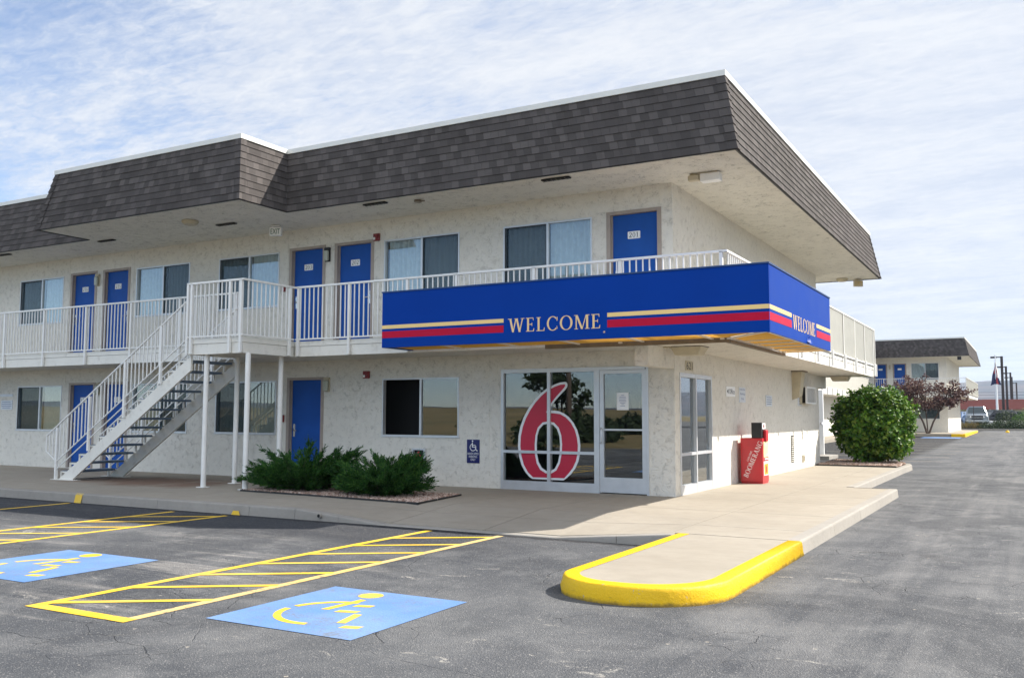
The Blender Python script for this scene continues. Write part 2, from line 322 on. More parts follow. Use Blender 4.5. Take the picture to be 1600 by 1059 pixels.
# ------------------------------------------------------------------ mesh builder
class MB:
    def __init__(s): s.v = []; s.f = []; s.mi = []; s.uv = {}; s.sm = []
    def face(s, pts, mi=0, uv=None, smooth=False):
        i = len(s.v); s.v += [tuple(p) for p in pts]; s.f.append(tuple(range(i, i + len(pts)))); s.mi.append(mi); s.sm.append(smooth)
        if uv: s.uv[len(s.f) - 1] = uv
    def mesh(s, verts, faces, mi=0, smooth=False):
        i = len(s.v); s.v += [tuple(p) for p in verts]
        for f in faces: s.f.append(tuple(i + k for k in f)); s.mi.append(mi); s.sm.append(smooth)
    def box(s, x0, x1, y0, y1, z0, z1, mi=0, skip=''):
        if x0 > x1: x0, x1 = x1, x0
        if y0 > y1: y0, y1 = y1, y0
        if z0 > z1: z0, z1 = z1, z0
        V = [(x0, y0, z0), (x1, y0, z0), (x1, y1, z0), (x0, y1, z0), (x0, y0, z1), (x1, y0, z1), (x1, y1, z1), (x0, y1, z1)]
        F = dict(b=(3, 2, 1, 0), t=(4, 5, 6, 7), f=(0, 1, 5, 4), r=(1, 2, 6, 5), k=(2, 3, 7, 6), l=(3, 0, 4, 7))
        s.mesh(V, [f for k, f in F.items() if k not in skip], mi)
    def rbox(s, x0, x1, y0, y1, z0, z1, r=.01, mi=0):   # bevelled box
        bm = bmesh.new(); bmesh.ops.create_cube(bm, size=1)
        for v in bm.verts: v.co = Vector(((x0 + x1) / 2 + v.co.x * (x1 - x0), (y0 + y1) / 2 + v.co.y * (y1 - y0), (z0 + z1) / 2 + v.co.z * (z1 - z0)))
        bmesh.ops.bevel(bm, geom=bm.edges[:], offset=r, segments=2, affect='EDGES', profile=.5)
        s.add(bm, mi); bm.free()
    def add(s, bm, mi=0, smooth=False):
        bm.verts.index_update(); s.mesh([v.co for v in bm.verts], [[v.index for v in f.verts] for f in bm.faces], mi, smooth)
    def bar(s, a, b, w, h=None, mi=0, up=(0, 0, 1)):     # rectangular bar from a to b
        a = Vector(a); b = Vector(b); h = h or w; d = (b - a).normalized(); u = Vector(up)
        if abs(d.dot(u)) > .98: u = Vector((0, 1, 0))
        sx = d.cross(u).normalized() * w / 2; sz = sx.cross(d).normalized() * h / 2
        V = [a - sx - sz, a + sx - sz, a + sx + sz, a - sx + sz, b - sx - sz, b + sx - sz, b + sx + sz, b - sx + sz]
        s.mesh(V, [(0, 1, 2, 3), (7, 6, 5, 4), (0, 4, 5, 1), (1, 5, 6, 2), (2, 6, 7, 3), (3, 7, 4, 0)], mi)
    def tube(s, pts, rad, n=10, mi=0, cap=True):
        pts = [Vector(p) for p in pts]; R = rad if isinstance(rad, (list, tuple)) else [rad] * len(pts)
        V = []; F = []; ref = None
        for i, p in enumerate(pts):
            d = (pts[min(i + 1, len(pts) - 1)] - pts[max(i - 1, 0)]).normalized()
            if ref is None: ref = Vector((1, 0, 0)) if abs(d.x) < .9 else Vector((0, 1, 0))
            a = d.cross(ref).normalized(); b = d.cross(a).normalized(); ref = -b.cross(d) if False else ref
            for k in range(n):
                t = 2 * math.pi * k / n; V.append(p + (a * math.cos(t) + b * math.sin(t)) * R[i])
        for i in range(len(pts) - 1):
            for k in range(n): F.append((i * n + k, i * n + (k + 1) % n, (i + 1) * n + (k + 1) % n, (i + 1) * n + k))
        s.mesh(V, F, mi, True)
        if cap: s.mesh(V[-n:], [tuple(range(n))], mi); s.mesh(V[:n], [tuple(range(n - 1, -1, -1))], mi)
    def build(s, name, mats, parent=None, at=None):
        me = bpy.data.meshes.new(name); me.from_pydata(s.v, [], s.f)
        for m in (mats if isinstance(mats, (list, tuple)) else [mats]): me.materials.append(M[m] if isinstance(m, str) else m)
        me.polygons.foreach_set('material_index', s.mi); me.polygons.foreach_set('use_smooth', s.sm)
        if s.uv:
            l = me.uv_layers.new(name='UVMap')
            for fi, uv in s.uv.items():
                for k, li in enumerate(me.polygons[fi].loop_indices): l.data[li].uv = uv[k]
        me.update()
        return link(name, me, parent, at)
def link(name, me, parent=None, at=None):
    o = bpy.data.objects.new(name, me); C.objects.link(o)
    if parent is not None: o.parent = parent
    if at is not None: o.location = at
    elif parent is not None and parent.type == 'EMPTY': o.location = -Vector(parent.location)   # mesh holds world coordinates
    return o
def tag(o, label=None, cat=None, group=None, kind=None):
    if label: o['label'] = label
    if cat: o['category'] = cat
    if group: o['group'] = group
    if kind: o['kind'] = kind
    return o
def thing(name, loc, label, cat, group=None):
    o = bpy.data.objects.new(name, None); C.objects.link(o); o.location = loc; o.empty_display_size = .2
    return tag(o, label, cat, group)
def copy_part(src, parent, at):
    o = src.copy(); C.objects.link(o); o.parent = parent; o.location = at; return o

# ------------------------------------------------------------------ lettering
def rect(x0, x1, y0, y1): return [(x0, y0), (x1, y0), (x1, y1), (x0, y1)]
def ring(cx, cy, rx, ry, tx, ty, a0=0, a1=360, n=40):
    out = []; k = max(4, int(n * abs(a1 - a0) / 360))
    for i in range(k):
        q = []
        for a, w in ((a0 + (a1 - a0) * i / k, 0), (a0 + (a1 - a0) * (i + 1) / k, 0), (a0 + (a1 - a0) * (i + 1) / k, 1), (a0 + (a1 - a0) * i / k, 1)):
            c, s = math.cos(RAD(a)), math.sin(RAD(a)); q.append((cx + (rx - w * tx) * c, cy + (ry - w * ty) * s))
        out.append(q)
    return out
def diag(x0, x1, w, y0=0., y1=1.): return [(x0, y0), (x0 + w, y0), (x1 + w, y1), (x1, y1)]
def serif(cx, y, w=.15, h=.045):
    return [rect(cx - w, cx + w, y, y + h) if y < .5 else rect(cx - w, cx + w, y - h, y)]
TH, TN = .135, .055
def glyph(ch):
    if ch == 'W':
        return [diag(.30, .10, TH), diag(.30 + .04, .54, TN + .02), diag(.78, .56, TH), diag(.80, 1.02, TN + .02)] + serif(.14, 1, .14) + serif(.60, 1, .13) + serif(1.06, 1, .13), 1.20
    if ch == 'E':
        return [rect(.10, .10 + TH, 0, 1), rect(.02, .56, 0, .05), rect(.02, .54, .95, 1), rect(.10, .44, .49, .54), [(.51, 0), (.58, 0), (.60, .22), (.56, .22)], [(.49, 1), (.54, 1), (.55, .79), (.52, .79)], rect(.42, .455, .40, .63)], .66
    if ch == 'L': return [rect(.10, .10 + TH, 0, 1), rect(.02, .56, 0, .05), [(.50, 0), (.57, 0), (.59, .24), (.55, .24)]] + serif(.17, 1), .63
    if ch == 'C': return ring(.44, .5, .40, .52, .13, .055, 42, 318) + [[(.70, .68), (.76, .68), (.77, .96), (.73, .96)], [(.70, .32), (.74, .30), (.77, .12), (.74, .10)]], .82
    if ch == 'G': return ring(.44, .5, .40, .52, .13, .055, 42, 318) + [[(.70, .68), (.76, .68), (.77, .96), (.73, .96)], rect(.66, .66 + TH, .06, .44)] + [rect(.56, .88, .41, .455)], .92
    if ch == 'O': return ring(.46, .5, .43, .52, .14, .05), .92
    if ch == 'M': return [rect(.10, .10 + TN + .02, 0, 1), diag(.46, .10, TH), diag(.50, .78, TN), rect(.80, .80 + TH, 0, 1)] + serif(.14, 0, .12) + serif(.10, 1, .10) + serif(.87, 0) + serif(.90, 1, .12), 1.04
    if ch == 'B': return [rect(.10, .10 + TH, 0, 1), rect(.02, .34, 0, .05), rect(.02, .32, .95, 1), rect(.10, .36, .49, .54)] + ring(.32, .745, .24, .255, .12, .05, -90, 90) + ring(.34, .27, .28, .27, .13, .05, -90, 90), .68
    if ch == 'R': return [rect(.10, .10 + TH, 0, 1), rect(.02, .34, .95, 1), rect(.10, .36, .45, .50), diag(.58, .30, TH, 0, .47)] + serif(.17, 0) + serif(.66, 0, .10) + ring(.32, .725, .26, .275, .12, .05, -90, 90), .76
    if ch == 'A': return [diag(.06, .38, TN + .01), diag(.62, .32, TH), rect(.22, .58, .30, .35)] + serif(.08, 0, .11) + serif(.70, 0, .13), .84
    if ch == 'N': return [rect(.10, .10 + TN + .02, 0, 1), diag(.66, .10, TH), rect(.74, .74 + TN + .02, 0, 1)] + serif(.14, 0, .12) + serif(.10, 1, .10) + serif(.78, 1, .12), .92
    if ch == 'I': return [rect(.10, .10 + TH, 0, 1)] + serif(.17, 0) + serif(.17, 1), .36
    if ch == '0': return ring(.30, .5, .28, .51, .12, .045), .62
    if ch == '1': return [rect(.22, .22 + TH, 0, 1), [(.08, .80), (.08, .85), (.26, 1), (.26, .93)]] + serif(.29, 0, .17), .56
    if ch == '2': return ring(.28, .72, .26, .29, .12, .05, -40, 165) + [diag(.03, .36, .14, .08, .58), rect(.03, .54, 0, .12), rect(.50, .54, .1, .24)], .60
    if ch == '3': return ring(.26, .755, .24, .25, .12, .05, -90, 150) + ring(.26, .27, .27, .275, .13, .05, -150, 90), .58
    if ch == '5': return [rect(.10, .50, .90, 1), rect(.10, .16, .50, .95)] + ring(.25, .31, .27, .32, .13, .05, -150, 125), .58
    if ch == '6': return ring(.30, .32, .27, .33, .12, .05) + ring(.50, .40, .47, .61, .13, .06, 100, 185), .62
    return [], .35
def place(mb, polys, O, U, V, N, sx, sy, mi, lift, ox=0.0, step=.00025, k0=0):
    O, U, V, N = Vector(O), Vector(U), Vector(V), Vector(N)
    flip = U.cross(V).dot(N) < 0
    for k, p in enumerate(polys):
        area = sum(p[i][0] * p[(i + 1) % len(p)][1] - p[(i + 1) % len(p)][0] * p[i][1] for i in range(len(p)))
        q = p if (area > 0) != flip else p[::-1]
        mb.face([O + U * ((x + ox) * sx) + V * (y * sy) + N * (lift + (k0 + k) % 12 * step) for x, y in q], mi)
def serif_text(mb, txt, O, U, V, N, h, width, mi, lift=.004, gap=.08):
    gs = [glyph(c) for c in txt]; tot = sum(g[1] for g in gs) + gap * (len(gs) - 1); sx = width / tot; x = 0; k = 0
    for polys, w in gs: place(mb, polys, O, U, V, N, sx, h, mi, lift, x, k0=k); k += len(polys); x += w + gap
def sans_text(mb, txt, O, U, V, N, w, h, mi, lift=.003):
    cu = bpy.data.curves.new('lettering', 'FONT'); cu.body = txt; ob = bpy.data.objects.new('lettering', cu); C.objects.link(ob)
    cu.resolution_u = 3; dg = bpy.context.evaluated_depsgraph_get(); me = bpy.data.meshes.new_from_object(ob.evaluated_get(dg))
    xs = [v.co.x for v in me.vertices]; ys = [v.co.y for v in me.vertices]
    x0, x1, y0, y1 = min(xs), max(xs), min(ys), max(ys)
    O, U, V, N = Vector(O), Vector(U), Vector(V), Vector(N)
    mb.mesh([O + U * ((v.co.x - x0) / (x1 - x0) * w) + V * ((v.co.y - y0) / (y1 - y0) * h) + N * lift for v in me.vertices], [tuple(p.vertices) for p in me.polygons], mi)
    bpy.data.objects.remove(ob); bpy.data.curves.remove(cu); bpy.data.meshes.remove(me)
def filled(loops, lift, O, U, V, N, mb, mi):
    cu = bpy.data.curves.new('outline', 'CURVE'); cu.dimensions = '2D'; cu.fill_mode = 'FRONT'
    for lp in loops:
        sp = cu.splines.new('POLY'); sp.points.add(len(lp) - 1); sp.use_cyclic_u = True
        for i, (x, y) in enumerate(lp): sp.points[i].co = (x, y, 0, 1)
    ob = bpy.data.objects.new('outline', cu); C.objects.link(ob); dg = bpy.context.evaluated_depsgraph_get()
    me = bpy.data.meshes.new_from_object(ob.evaluated_get(dg)); O, U, V, N = Vector(O), Vector(U), Vector(V), Vector(N)
    mb.mesh([O + U * v.co.x + V * v.co.y + N * lift for v in me.vertices], [tuple(p.vertices) for p in me.polygons], mi)
    bpy.data.objects.remove(ob); bpy.data.curves.remove(cu); bpy.data.meshes.remove(me)
XU, YU, ZU = Vector((1, 0, 0)), Vector((0, 1, 0)), Vector((0, 0, 1))
FRONT, RIGHT = -YU, XU
def circle(cx, cy, r, n=28, a0=0, a1=360): return [(cx + r * math.cos(RAD(a0 + (a1 - a0) * i / n)), cy + r * math.sin(RAD(a0 + (a1 - a0) * i / n))) for i in range(n if a1 - a0 == 360 else n + 1)]

# ------------------------------------------------------------------ ground
def zasph(y): return -.15 if y < 16 else (-.15 + .22 * min(1, (y - 16) / 50))
mb = MB(); ys = [-24, -12, 0, 16] + list(range(20, 78, 4)) + [78]
xs = [-70, -30, -10, 0, 10, 30, 60]
for j in range(len(ys) - 1):
    for i in range(len(xs) - 1):
        mb.face([(xs[i], ys[j], zasph(ys[j])), (xs[i + 1], ys[j], zasph(ys[j])), (xs[i + 1], ys[j + 1], zasph(ys[j + 1])), (xs[i], ys[j + 1], zasph(ys[j + 1]))])
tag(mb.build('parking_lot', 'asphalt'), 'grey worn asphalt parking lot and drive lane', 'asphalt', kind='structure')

def zfield(x, y):
    inx = max(-70 - x, x - 60, 0); iny = max(-24 - y, y - 78, 0); d = math.hypot(inx, iny)
    z = -.45 if d == 0 else -.30 + min(d, 6) / 6 * .3
    if d > 0:
        z += .5 * noise.noise((x * .03, y * .03, 0)) * min(1, d / 20)
        if y < -24: z += min(1, d / 110) ** 1.3 * (2.6 + 2.2 * noise.noise((x * .012, y * .012, 3.3)))
    return z
mb = MB(); R_ = [0, 20, 40, 60, 70, 80, 84, 90, 100, 115, 135, 160, 200, 260, 350, 500, 800, 1400, 3300]; NA = 96; V = []; F = []
gx = [-3300, -1400, -700, -400, -260, -200, -160, -130, -110, -95, -84, -76, -70, -50, -25, 0, 25, 45, 60, 66, 74, 84, 100, 130, 180, 260, 400, 700, 1400, 3300]
gy = [-3300, -1400, -700, -400, -260, -190, -150, -125, -105, -90, -78, -68, -58, -50, -43, -37, -31, -27, -24, -10, 20, 50, 70, 78, 80, 84, 90, 100, 115, 140, 180, 260, 400, 700, 1400, 3300]
for y in gy:
    for x in gx: V.append((x, y, zfield(x, y)))
n = len(gx)
for j in range(len(gy) - 1):
    for i in range(n - 1): F.append((j * n + i, j * n + i + 1, (j + 1) * n + i + 1, (j + 1) * n + i))
mb.mesh(V, F, 0, True)
tag(mb.build('ground', 'field'), 'dry grassland around the parking lot', 'ground', kind='structure')

mb = MB(); V = []; F = []; NA = 180; prof = [(0, 0.), (.12, .10), (.25, .22), (.4, .42), (.55, .62), (.7, .82), (.85, .95), (1, 1.)]
for a in range(NA):
    t = 2 * math.pi * a / NA; hgt = 60 + 55 * (noise.noise((math.cos(t) * 2.2, math.sin(t) * 2.2, 1.7)) + .4) + 12 * noise.noise((math.cos(t) * 9, math.sin(t) * 9, 4.))
    hgt = max(hgt, 22) * (.45 if math.sin(t) < 0 else 1)
    if 1.45 < t < 1.72: hgt = 104 + 12 * math.sin((1.62 - t) * 11) + 3 * noise.noise((t * 60, 0, 0))
    for k, (p, q) in enumerate(prof):
        r = 2300 + 750 * p; w = 1 + .10 * noise.noise((math.cos(t) * 14, math.sin(t) * 14, p * 5)) * (1 - abs(p - .5))
        V.append((math.cos(t) * r, math.sin(t) * r, -4 + hgt * q * w))
K = len(prof)
for a in range(NA):
    for k in range(K - 1):
        b = (a + 1) % NA; F.append((a * K + k, b * K + k, b * K + k + 1, a * K + k + 1))
mb.mesh(V, F, 0, True); tag(mb.build('hills', 'hill'), 'low brown and grey-blue hills on the horizon', 'hills', kind='structure')

# pavement round the corner of the building, slabs with open joints
def hpave(x, y):
    def edge(x):
        for a, b, h0, h1 in ((-4.1, -2.5, 0, -.135), (-2.5, .1, -.135, -.135), (.1, 1.6, -.135, 0)):
            if a <= x <= b: return h0 + (h1 - h0) * (x - a) / (b - a)
        return 0.
    t = min(1, max(0, (-2.95 - y) / 1.65)); return edge(x) * t
def lerp(a, b, t): return a + (b - a) * t
def tops(mb, xs, ys, jx, jy, g=.006):
    for i in range(len(xs) - 1):
        for j in range(len(ys) - 1):
            x0 = xs[i] + (g if xs[i] in jx else 0); x1 = xs[i + 1] - (g if xs[i + 1] in jx else 0)
            y0 = ys[j] + (g if ys[j] in jy else 0); y1 = ys[j + 1] - (g if ys[j + 1] in jy else 0)
            mb.face([(x0, y0, hpave(x0, y0)), (x1, y0, hpave(x1, y0)), (x1, y1, hpave(x1, y1)), (x0, y1, hpave(x0, y1))])
            mb.face([(x0, y0, hpave(x0, y0)), (x0, y0, -.3), (x1, y0, -.3), (x1, y0, hpave(x1, y0))], 0)
            mb.face([(x1, y0, hpave(x1, y0)), (x1, y0, -.3), (x1, y1, -.3), (x1, y1, hpave(x1, y1))], 0)
mb = MB(); jx = [-27 + 1.53 * k for k in range(15)] + [-2.5, -1.0]
xs = sorted(set(jx + [-4.1, .1, 1.5, 1.6])); yf = [-4.50, -3.62, -2.95, -1.85, 0.]
xs = [x for x in xs if x <= 1.5]; tops(mb, xs, yf, jx + [1.5], [-3.62, -1.85])
tops(mb, [1.5, 1.6, 2.84], [-4.50, -3.62, -2.95, -1.85, 0.], [1.5], [-3.62, -1.85, 0.])
tops(mb, [0., 1.5], [0., 1.3, 3.7], [1.5], [0., 1.3, 3.7]); tops(mb, [1.5, 2.84], [0., 1.3, 3.7], [1.5], [0., 1.3, 3.7])
tops(mb, [0., 1.5], [3.7, 6.2, 8.7, 11.3], [1.5], [3.7, 6.2, 8.7, 11.3]); tops(mb, [1.5, 2.07], [3.7, 6.2, 8.7, 11.3], [1.5], [3.7, 6.2, 8.7, 11.3])
mb.face([(-27, -4.5, -.165), (2.84, -4.5, -.165), (2.84, 11.3, -.165), (-27, 11.3, -.165)])
tag(mb.build('pavement', 'concrete'), 'tan concrete walkway round the motel front', 'pavement', kind='structure')

def kerb_run(mb, pts, w=.15, zb=-.32, hf=None, cham=.022, gaps=True, mi=0):   # pts on the outer top edge, inside lies to the left
    P = [Vector((x, y, 0)) for x, y in pts]
    for i in range(len(P) - 1):
        a, b = P[i], P[i + 1]; d = (b - a).normalized(); nrm = Vector((-d.y, d.x, 0))
        a2 = a + d * (.003 if gaps else 0); b2 = b - d * (.003 if gaps else 0)
        ha = hf(a.x, a.y) if hf else 0.; hb = hf(b.x, b.y) if hf else 0.
        sec = lambda p, h: [p - nrm * .03 + ZU * zb, p + ZU * (h - cham), p + nrm * .006 + ZU * (h - cham * .35), p + nrm * cham + ZU * h, p + nrm * w + ZU * h, p + nrm * w + ZU * zb]
        A, B = sec(a2, ha), sec(b2, hb)
        for k in range(5): mb.face([A[k], B[k], B[k + 1], A[k + 1]], mi)
        mb.face(A[::-1], mi); mb.face(B, mi)
mb = MB(); hk = lambda x, y: hpave(x, -4.65)
kerb_run(mb, [(-27 + 2.0 * k, -4.65) for k in range(12)] + [(-4.1, -4.65), (-3.3, -4.65), (-2.5, -4.65), (-1.2, -4.65), (.1, -4.65), (.9, -4.65), (1.575, -4.65)], hf=hk)
kerb_run(mb, [(2.99, -4.50), (2.99, -2.6), (2.99, -.6), (2.99, 1.4), (2.99, 3.70)]); kerb_run(mb, [(2.84, 3.70), (2.22, 3.70)], w=.10)
kerb_run(mb, [(2.22, 3.81), (2.22, 5.8), (2.22, 7.8), (2.22, 9.8), (2.22, 11.8), (2.24, 13.2)]); kerb_run(mb, [(2.24, 13.2), (2.12, 13.9), (1.5, 14.4), (.6, 14.6), (.0, 14.6)])
tag(mb.build('kerb', 'kerb'), 'grey concrete kerb along the walkway', 'kerb', kind='structure')
# painted ticks on the front kerb
for i, x in enumerate((-8.95, -5.25)):
    mb = MB(); w = .09
    if i == 0: mb.face([(x - w, -4.684, -.15), (x + w, -4.684, -.15), (x + w, -4.655, -.022), (x - w, -4.655, -.022)]); mb.face([(x - w, -4.654, -.020), (x + w, -4.654, -.020), (x + w, -4.627, .004), (x - w, -4.627, .004)])
    else: mb.face([(x - w, -4.684, -.15), (x + w, -4.684, -.15), (x + w * .6, -4.672, -.09), (x - w * .7, -4.672, -.09)])
    tag(mb.build('kerb_tick', 'yellow'), ['full-height yellow paint tick on the grey kerb left of the stair posts', 'half-worn yellow paint smudge at the foot of the grey kerb'][i], 'painted mark', 'yellow ticks on the kerb')
mb = MB(); mb.tube([(-3.62, -4.61, -.075), (-3.62, -4.695, -.075)], .033, 14); mb.tube([(-3.62, -4.60, -.075), (-3.62, -4.698, -.075)], .024, 12, 1)
tag(mb.build('drain_pipe', ['kerb', 'dark']), 'small round drain pipe opening in the grey kerb face', 'drain pipe')

# yellow-nosed kerb island
isl = thing('kerb_island', (2.3, -6.3, 0), 'yellow-painted rounded kerb island with tan concrete top jutting into the asphalt', 'kerb island')
def isl_loop(off, z):
    x0, x1, yb, yt = 1.60 - off, 3.0 + off, -7.92 - off, -4.506; rl, rr = .55 + off, .74 + off; P = [(x0, yt, z)]
    for k in range(9): a = RAD(180 + 90 * k / 8); P.append((x0 + rl + rl * math.cos(a), yb + rl + rl * math.sin(a), z))
    for k in range(13): a = RAD(270 + 90 * k / 12); P.append((x1 - rr + rr * math.cos(a), yb + rr + rr * math.sin(a), z))
    P.append((x1, yt, z)); return P
mb = MB(); levels = [(.022, -.30), (.020, -.15), (.016, -.10), (.008, -.04), (.002, -.016), (-.008, -.004), (-.022, .001), (-.145, .001)]
L = [isl_loop(o, z) for o, z in levels]
for a in range(len(L)):
    for k, p in enumerate(L[a]):
        if 1 <= a <= 6:
            q = noise.noise((p[0] * 3.1, p[1] * 3.1, a * .6)) * .010 + noise.noise((p[0] * 9, p[1] * 9, a)) * .006; L[a][k] = (p[0] + q, p[1] + q, p[2] + q * .35)
for a in range(len(L) - 1):
    for k in range(len(L[0]) - 1): mb.face([L[a][k], L[a][k + 1], L[a + 1][k + 1], L[a + 1][k]], 0, smooth=True)
for side in (0, -1):
    mb.face([L[a][side] for a in range(len(L))] + [(L[-1][side][0], L[-1][side][1], -.3)], 0)
bm = bmesh.new(); me_ = mb
ko = mb.build('kerb_nose', 'kerbyellow', isl)
bm = bmesh.new(); bm.from_mesh(ko.data); bmesh.ops.remove_doubles(bm, verts=bm.verts, dist=.0004); bm.to_mesh(ko.data); bm.free()
mb = MB(); mb.face(isl_loop(-.14, -.003)); mb.build('island_slab', 'concrete', isl)

# painted markings on the asphalt
def line2(mb, a, b, w, z=-.146, mi=0):
    a = Vector((*a, z)); b = Vector((*b, z)); d = (b - a).normalized(); s = Vector((-d.y, d.x, 0)) * w / 2; n = max(1, int((b - a).length / .5))
    for k in range(n):
        p, q = a.lerp(b, k / n), a.lerp(b, (k + 1) / n); mb.face([p - s, q - s, q + s, p + s], mi)
def hatch(x0, x1, y0, y1, label, first, old, closed=True):
    t = thing('access_aisle_marking', ((x0 + x1) / 2, (y0 + y1) / 2, -.15), label, 'road marking', 'yellow hatched access aisles')
    mb = MB(); line2(mb, (x0, y0), (x0, y1), .10); line2(mb, (x1, y0), (x1, y1), .10, mi=1 if old else 0)
    if closed: line2(mb, (x0 - .05, y0 + .01), (x1 + .05, y0 + .01), .12, -.1452)
    mb.build('border_line', ['yellow', 'oldyellow'], t)
    y = first
    while y < y1 - .75:
        mb = MB(); line2(mb, (x0 + .02, y), (x1 - .02, y + .70), .085, -.1456); mb.build('diagonal_stripe', 'yellow', t); y += .745
hatch(-1.66, -.60, -10.25, -4.78, 'yellow hatched access aisle between the two blue wheelchair squares', -10.1, True)
hatch(-6.40, -5.27, -10.25, -4.85, 'yellow hatched access aisle left of both blue wheelchair squares', -10.15, False)
def wheel(cx, cy, w, h, label):
    t = thing('wheelchair_symbol', (cx, cy, -.15), label, 'painted symbol', 'blue wheelchair bay symbols'); mb = MB()
    for i in range(6):
        for j in range(6):
            X = lambda k: cx - w / 2 + w * k / 6; Y = lambda k: cy - h / 2 + h * k / 6
            mb.face([(X(i), Y(j), -.146), (X(i + 1), Y(j), -.146), (X(i + 1), Y(j + 1), -.146), (X(i), Y(j + 1), -.146)])
    mb.build('blue_square', 'bluepaint', t); mb = MB(); s = w / 1.36; O = (cx - .53 * s, cy + 9.17 * s, -.1452)
    P = [circle(.38, -8.62, .105)]
    P += ring(.52, -9.30, .42, .42, .06, .06, 95, 172) + ring(.52, -9.30, .42, .42, .06, .06, 185, 285)
    P += [[(.375, -9.24), (.445, -9.22), (.475, -8.80), (.41, -8.79)], [(.53, -9.05), (.67, -9.00), (.67, -8.93), (.53, -8.97)], [(.53, -9.27), (.70, -9.22), (.70, -9.15), (.53, -9.19)],
          [(.79, -9.55), (.86, -9.53), (.785, -9.24), (.715, -9.25)], [(.90, -9.66), (1.04, -9.62), (1.04, -9.54), (.90, -9.58)]]
    place(mb, P, O, XU, YU, ZU, s, s, 0, 0, step=.00015); mb.build('wheelchair_outline', 'yellow', t)
wheel(.53, -9.17, 1.36, 1.46, 'blue painted square with yellow wheelchair symbol right of the hatched aisle, nearest the camera')
wheel(-3.40, -8.95, 1.45, 1.46, 'blue painted square with yellow wheelchair symbol at the left edge of the photo')
mb = MB(); line2(mb, (-9.0, -10.2), (-9.0, -4.8), .10)
tag(mb.build('bay_line', 'yellow'), 'single yellow bay line meeting the kerb under the staircase', 'road marking', 'painted bay lines')
for k in range(7):
    y = 18.5 + 3.1 * k; mb = MB(); n = 10; a, b = -2.2, 2.6
    for i in range(n): mb.face([(lerp(a, b, i / n), y - .05, zasph(y) + .006), (lerp(a, b, (i + 1) / n), y - .05, zasph(y) + .006), (lerp(a, b, (i + 1) / n), y + .05, zasph(y) + .006), (lerp(a, b, i / n), y + .05, zasph(y) + .006)])
    tag(mb.build('bay_line', 'fadedline'), 'faded bay line beside the drive lane beyond the round bush', 'road marking', 'faded bay lines beyond the bush')

# ------------------------------------------------------------------ the motel building
B = thing('motel_building', (0, 0, 0), 'two-storey cream stucco motel with dark shingled mansard roof and blue doors', 'motel')
def wall_with(mb, u0, u1, z0, z1, ops, P, N, depth=.12, mi=0):
    us = sorted(set([u0, u1] + [o[0] for o in ops] + [o[1] for o in ops])); zs = sorted(set([z0, z1] + [o[2] for o in ops] + [o[3] for o in ops]))
    for i in range(len(us) - 1):
        for j in range(len(zs) - 1):
            cu, cz = (us[i] + us[i + 1]) / 2, (zs[j] + zs[j + 1]) / 2
            if any(o[0] < cu < o[1] and o[2] < cz < o[3] for o in ops): continue
            mb.face([P(us[i], zs[j], 0), P(us[i + 1], zs[j], 0), P(us[i + 1], zs[j + 1], 0), P(us[i], zs[j + 1], 0)], mi)
    for a, b, c, d in ops:
        mb.face([P(a, c, 0), P(a, d, 0), P(a, d, depth), P(a, c, depth)], mi); mb.face([P(b, d, 0), P(b, c, 0), P(b, c, depth), P(b, d, depth)], mi)
        mb.face([P(a, d, 0), P(b, d, 0), P(b, d, depth), P(a, d, depth)], mi); mb.face([P(b, c, 0), P(a, c, 0), P(a, c, depth), P(b, c, depth)], mi)
PF = lambda u, z, d: (u, d, z)
PS = lambda u, z, d: (-d, u, z)
WL, WU = (.93, 2.07), (3.69, 4.87)
lower_w = [(-18.10, -16.26), (-13.57, -11.69), (-10.78, -8.95), (-6.11, -4.29)]
upper_w = [(-18.18, -16.36), (-13.58, -11.73), (-10.78, -8.95), (-6.11, -4.30), (-3.32, -1.50)]
lower_d = [(-15.98, -14.96), (-14.66, -13.72), (-8.65, -7.63)]
upper_d = [(-16.08, -15.05), (-14.82, -13.80), (-8.66, -7.65), (-7.40, -6.37), (-1.22, -.20)]
ops = [(a, b, *WL) for a, b in lower_w] + [(a, b, *WU) for a, b in upper_w] + [(a, b, .02, 2.13) for a, b in lower_d] + [(a, b, 2.75, 4.92) for a, b in upper_d] + [(-3.36, -.46, 0., 2.19)]
mb = MB(); wall_with(mb, -27, 0, -.3, 5.315, ops, PF, FRONT)
wall_with(mb, 0, 12.0, -.3, 5.315, [(.25, 2.05, .0, 2.08)], PS, RIGHT)
mb.face([(0, 12, -.3), (-27, 12, -.3), (-27, 12, 5.315), (0, 12, 5.315)]); mb.face([(-27, 12, -.3), (-27, 0, -.3), (-27, 0, 5.315), (-27, 12, 5.315)])
for x in (-16.13, -13.68, -8.70, -6.22): mb.box(x - .006, x + .006, -.006, 0, 2.72, 5.31)
for x in (-16.13, -13.66, -8.69): mb.box(x - .006, x + .006, -.006, 0, 2.2 if x > -8 else 2.14, 2.46)
mb.box(-1.43, -1.418, -.006, 0, 2.21, 2.46); mb.box(-3.62, -3.61, -.005, 0, 0, 2.46)
mb.box(.0, .006, -.0, .02, 2.1, 2.46)
mb.build('wall', 'stucco', B)
for a, b in ((-1.20, -.001), (12.001, 13.12)): mb = MB(); mb.box(-.23, -.002, a, b, 2.135, 2.465); mb.build('cantilever_beam', 'stucco', B)
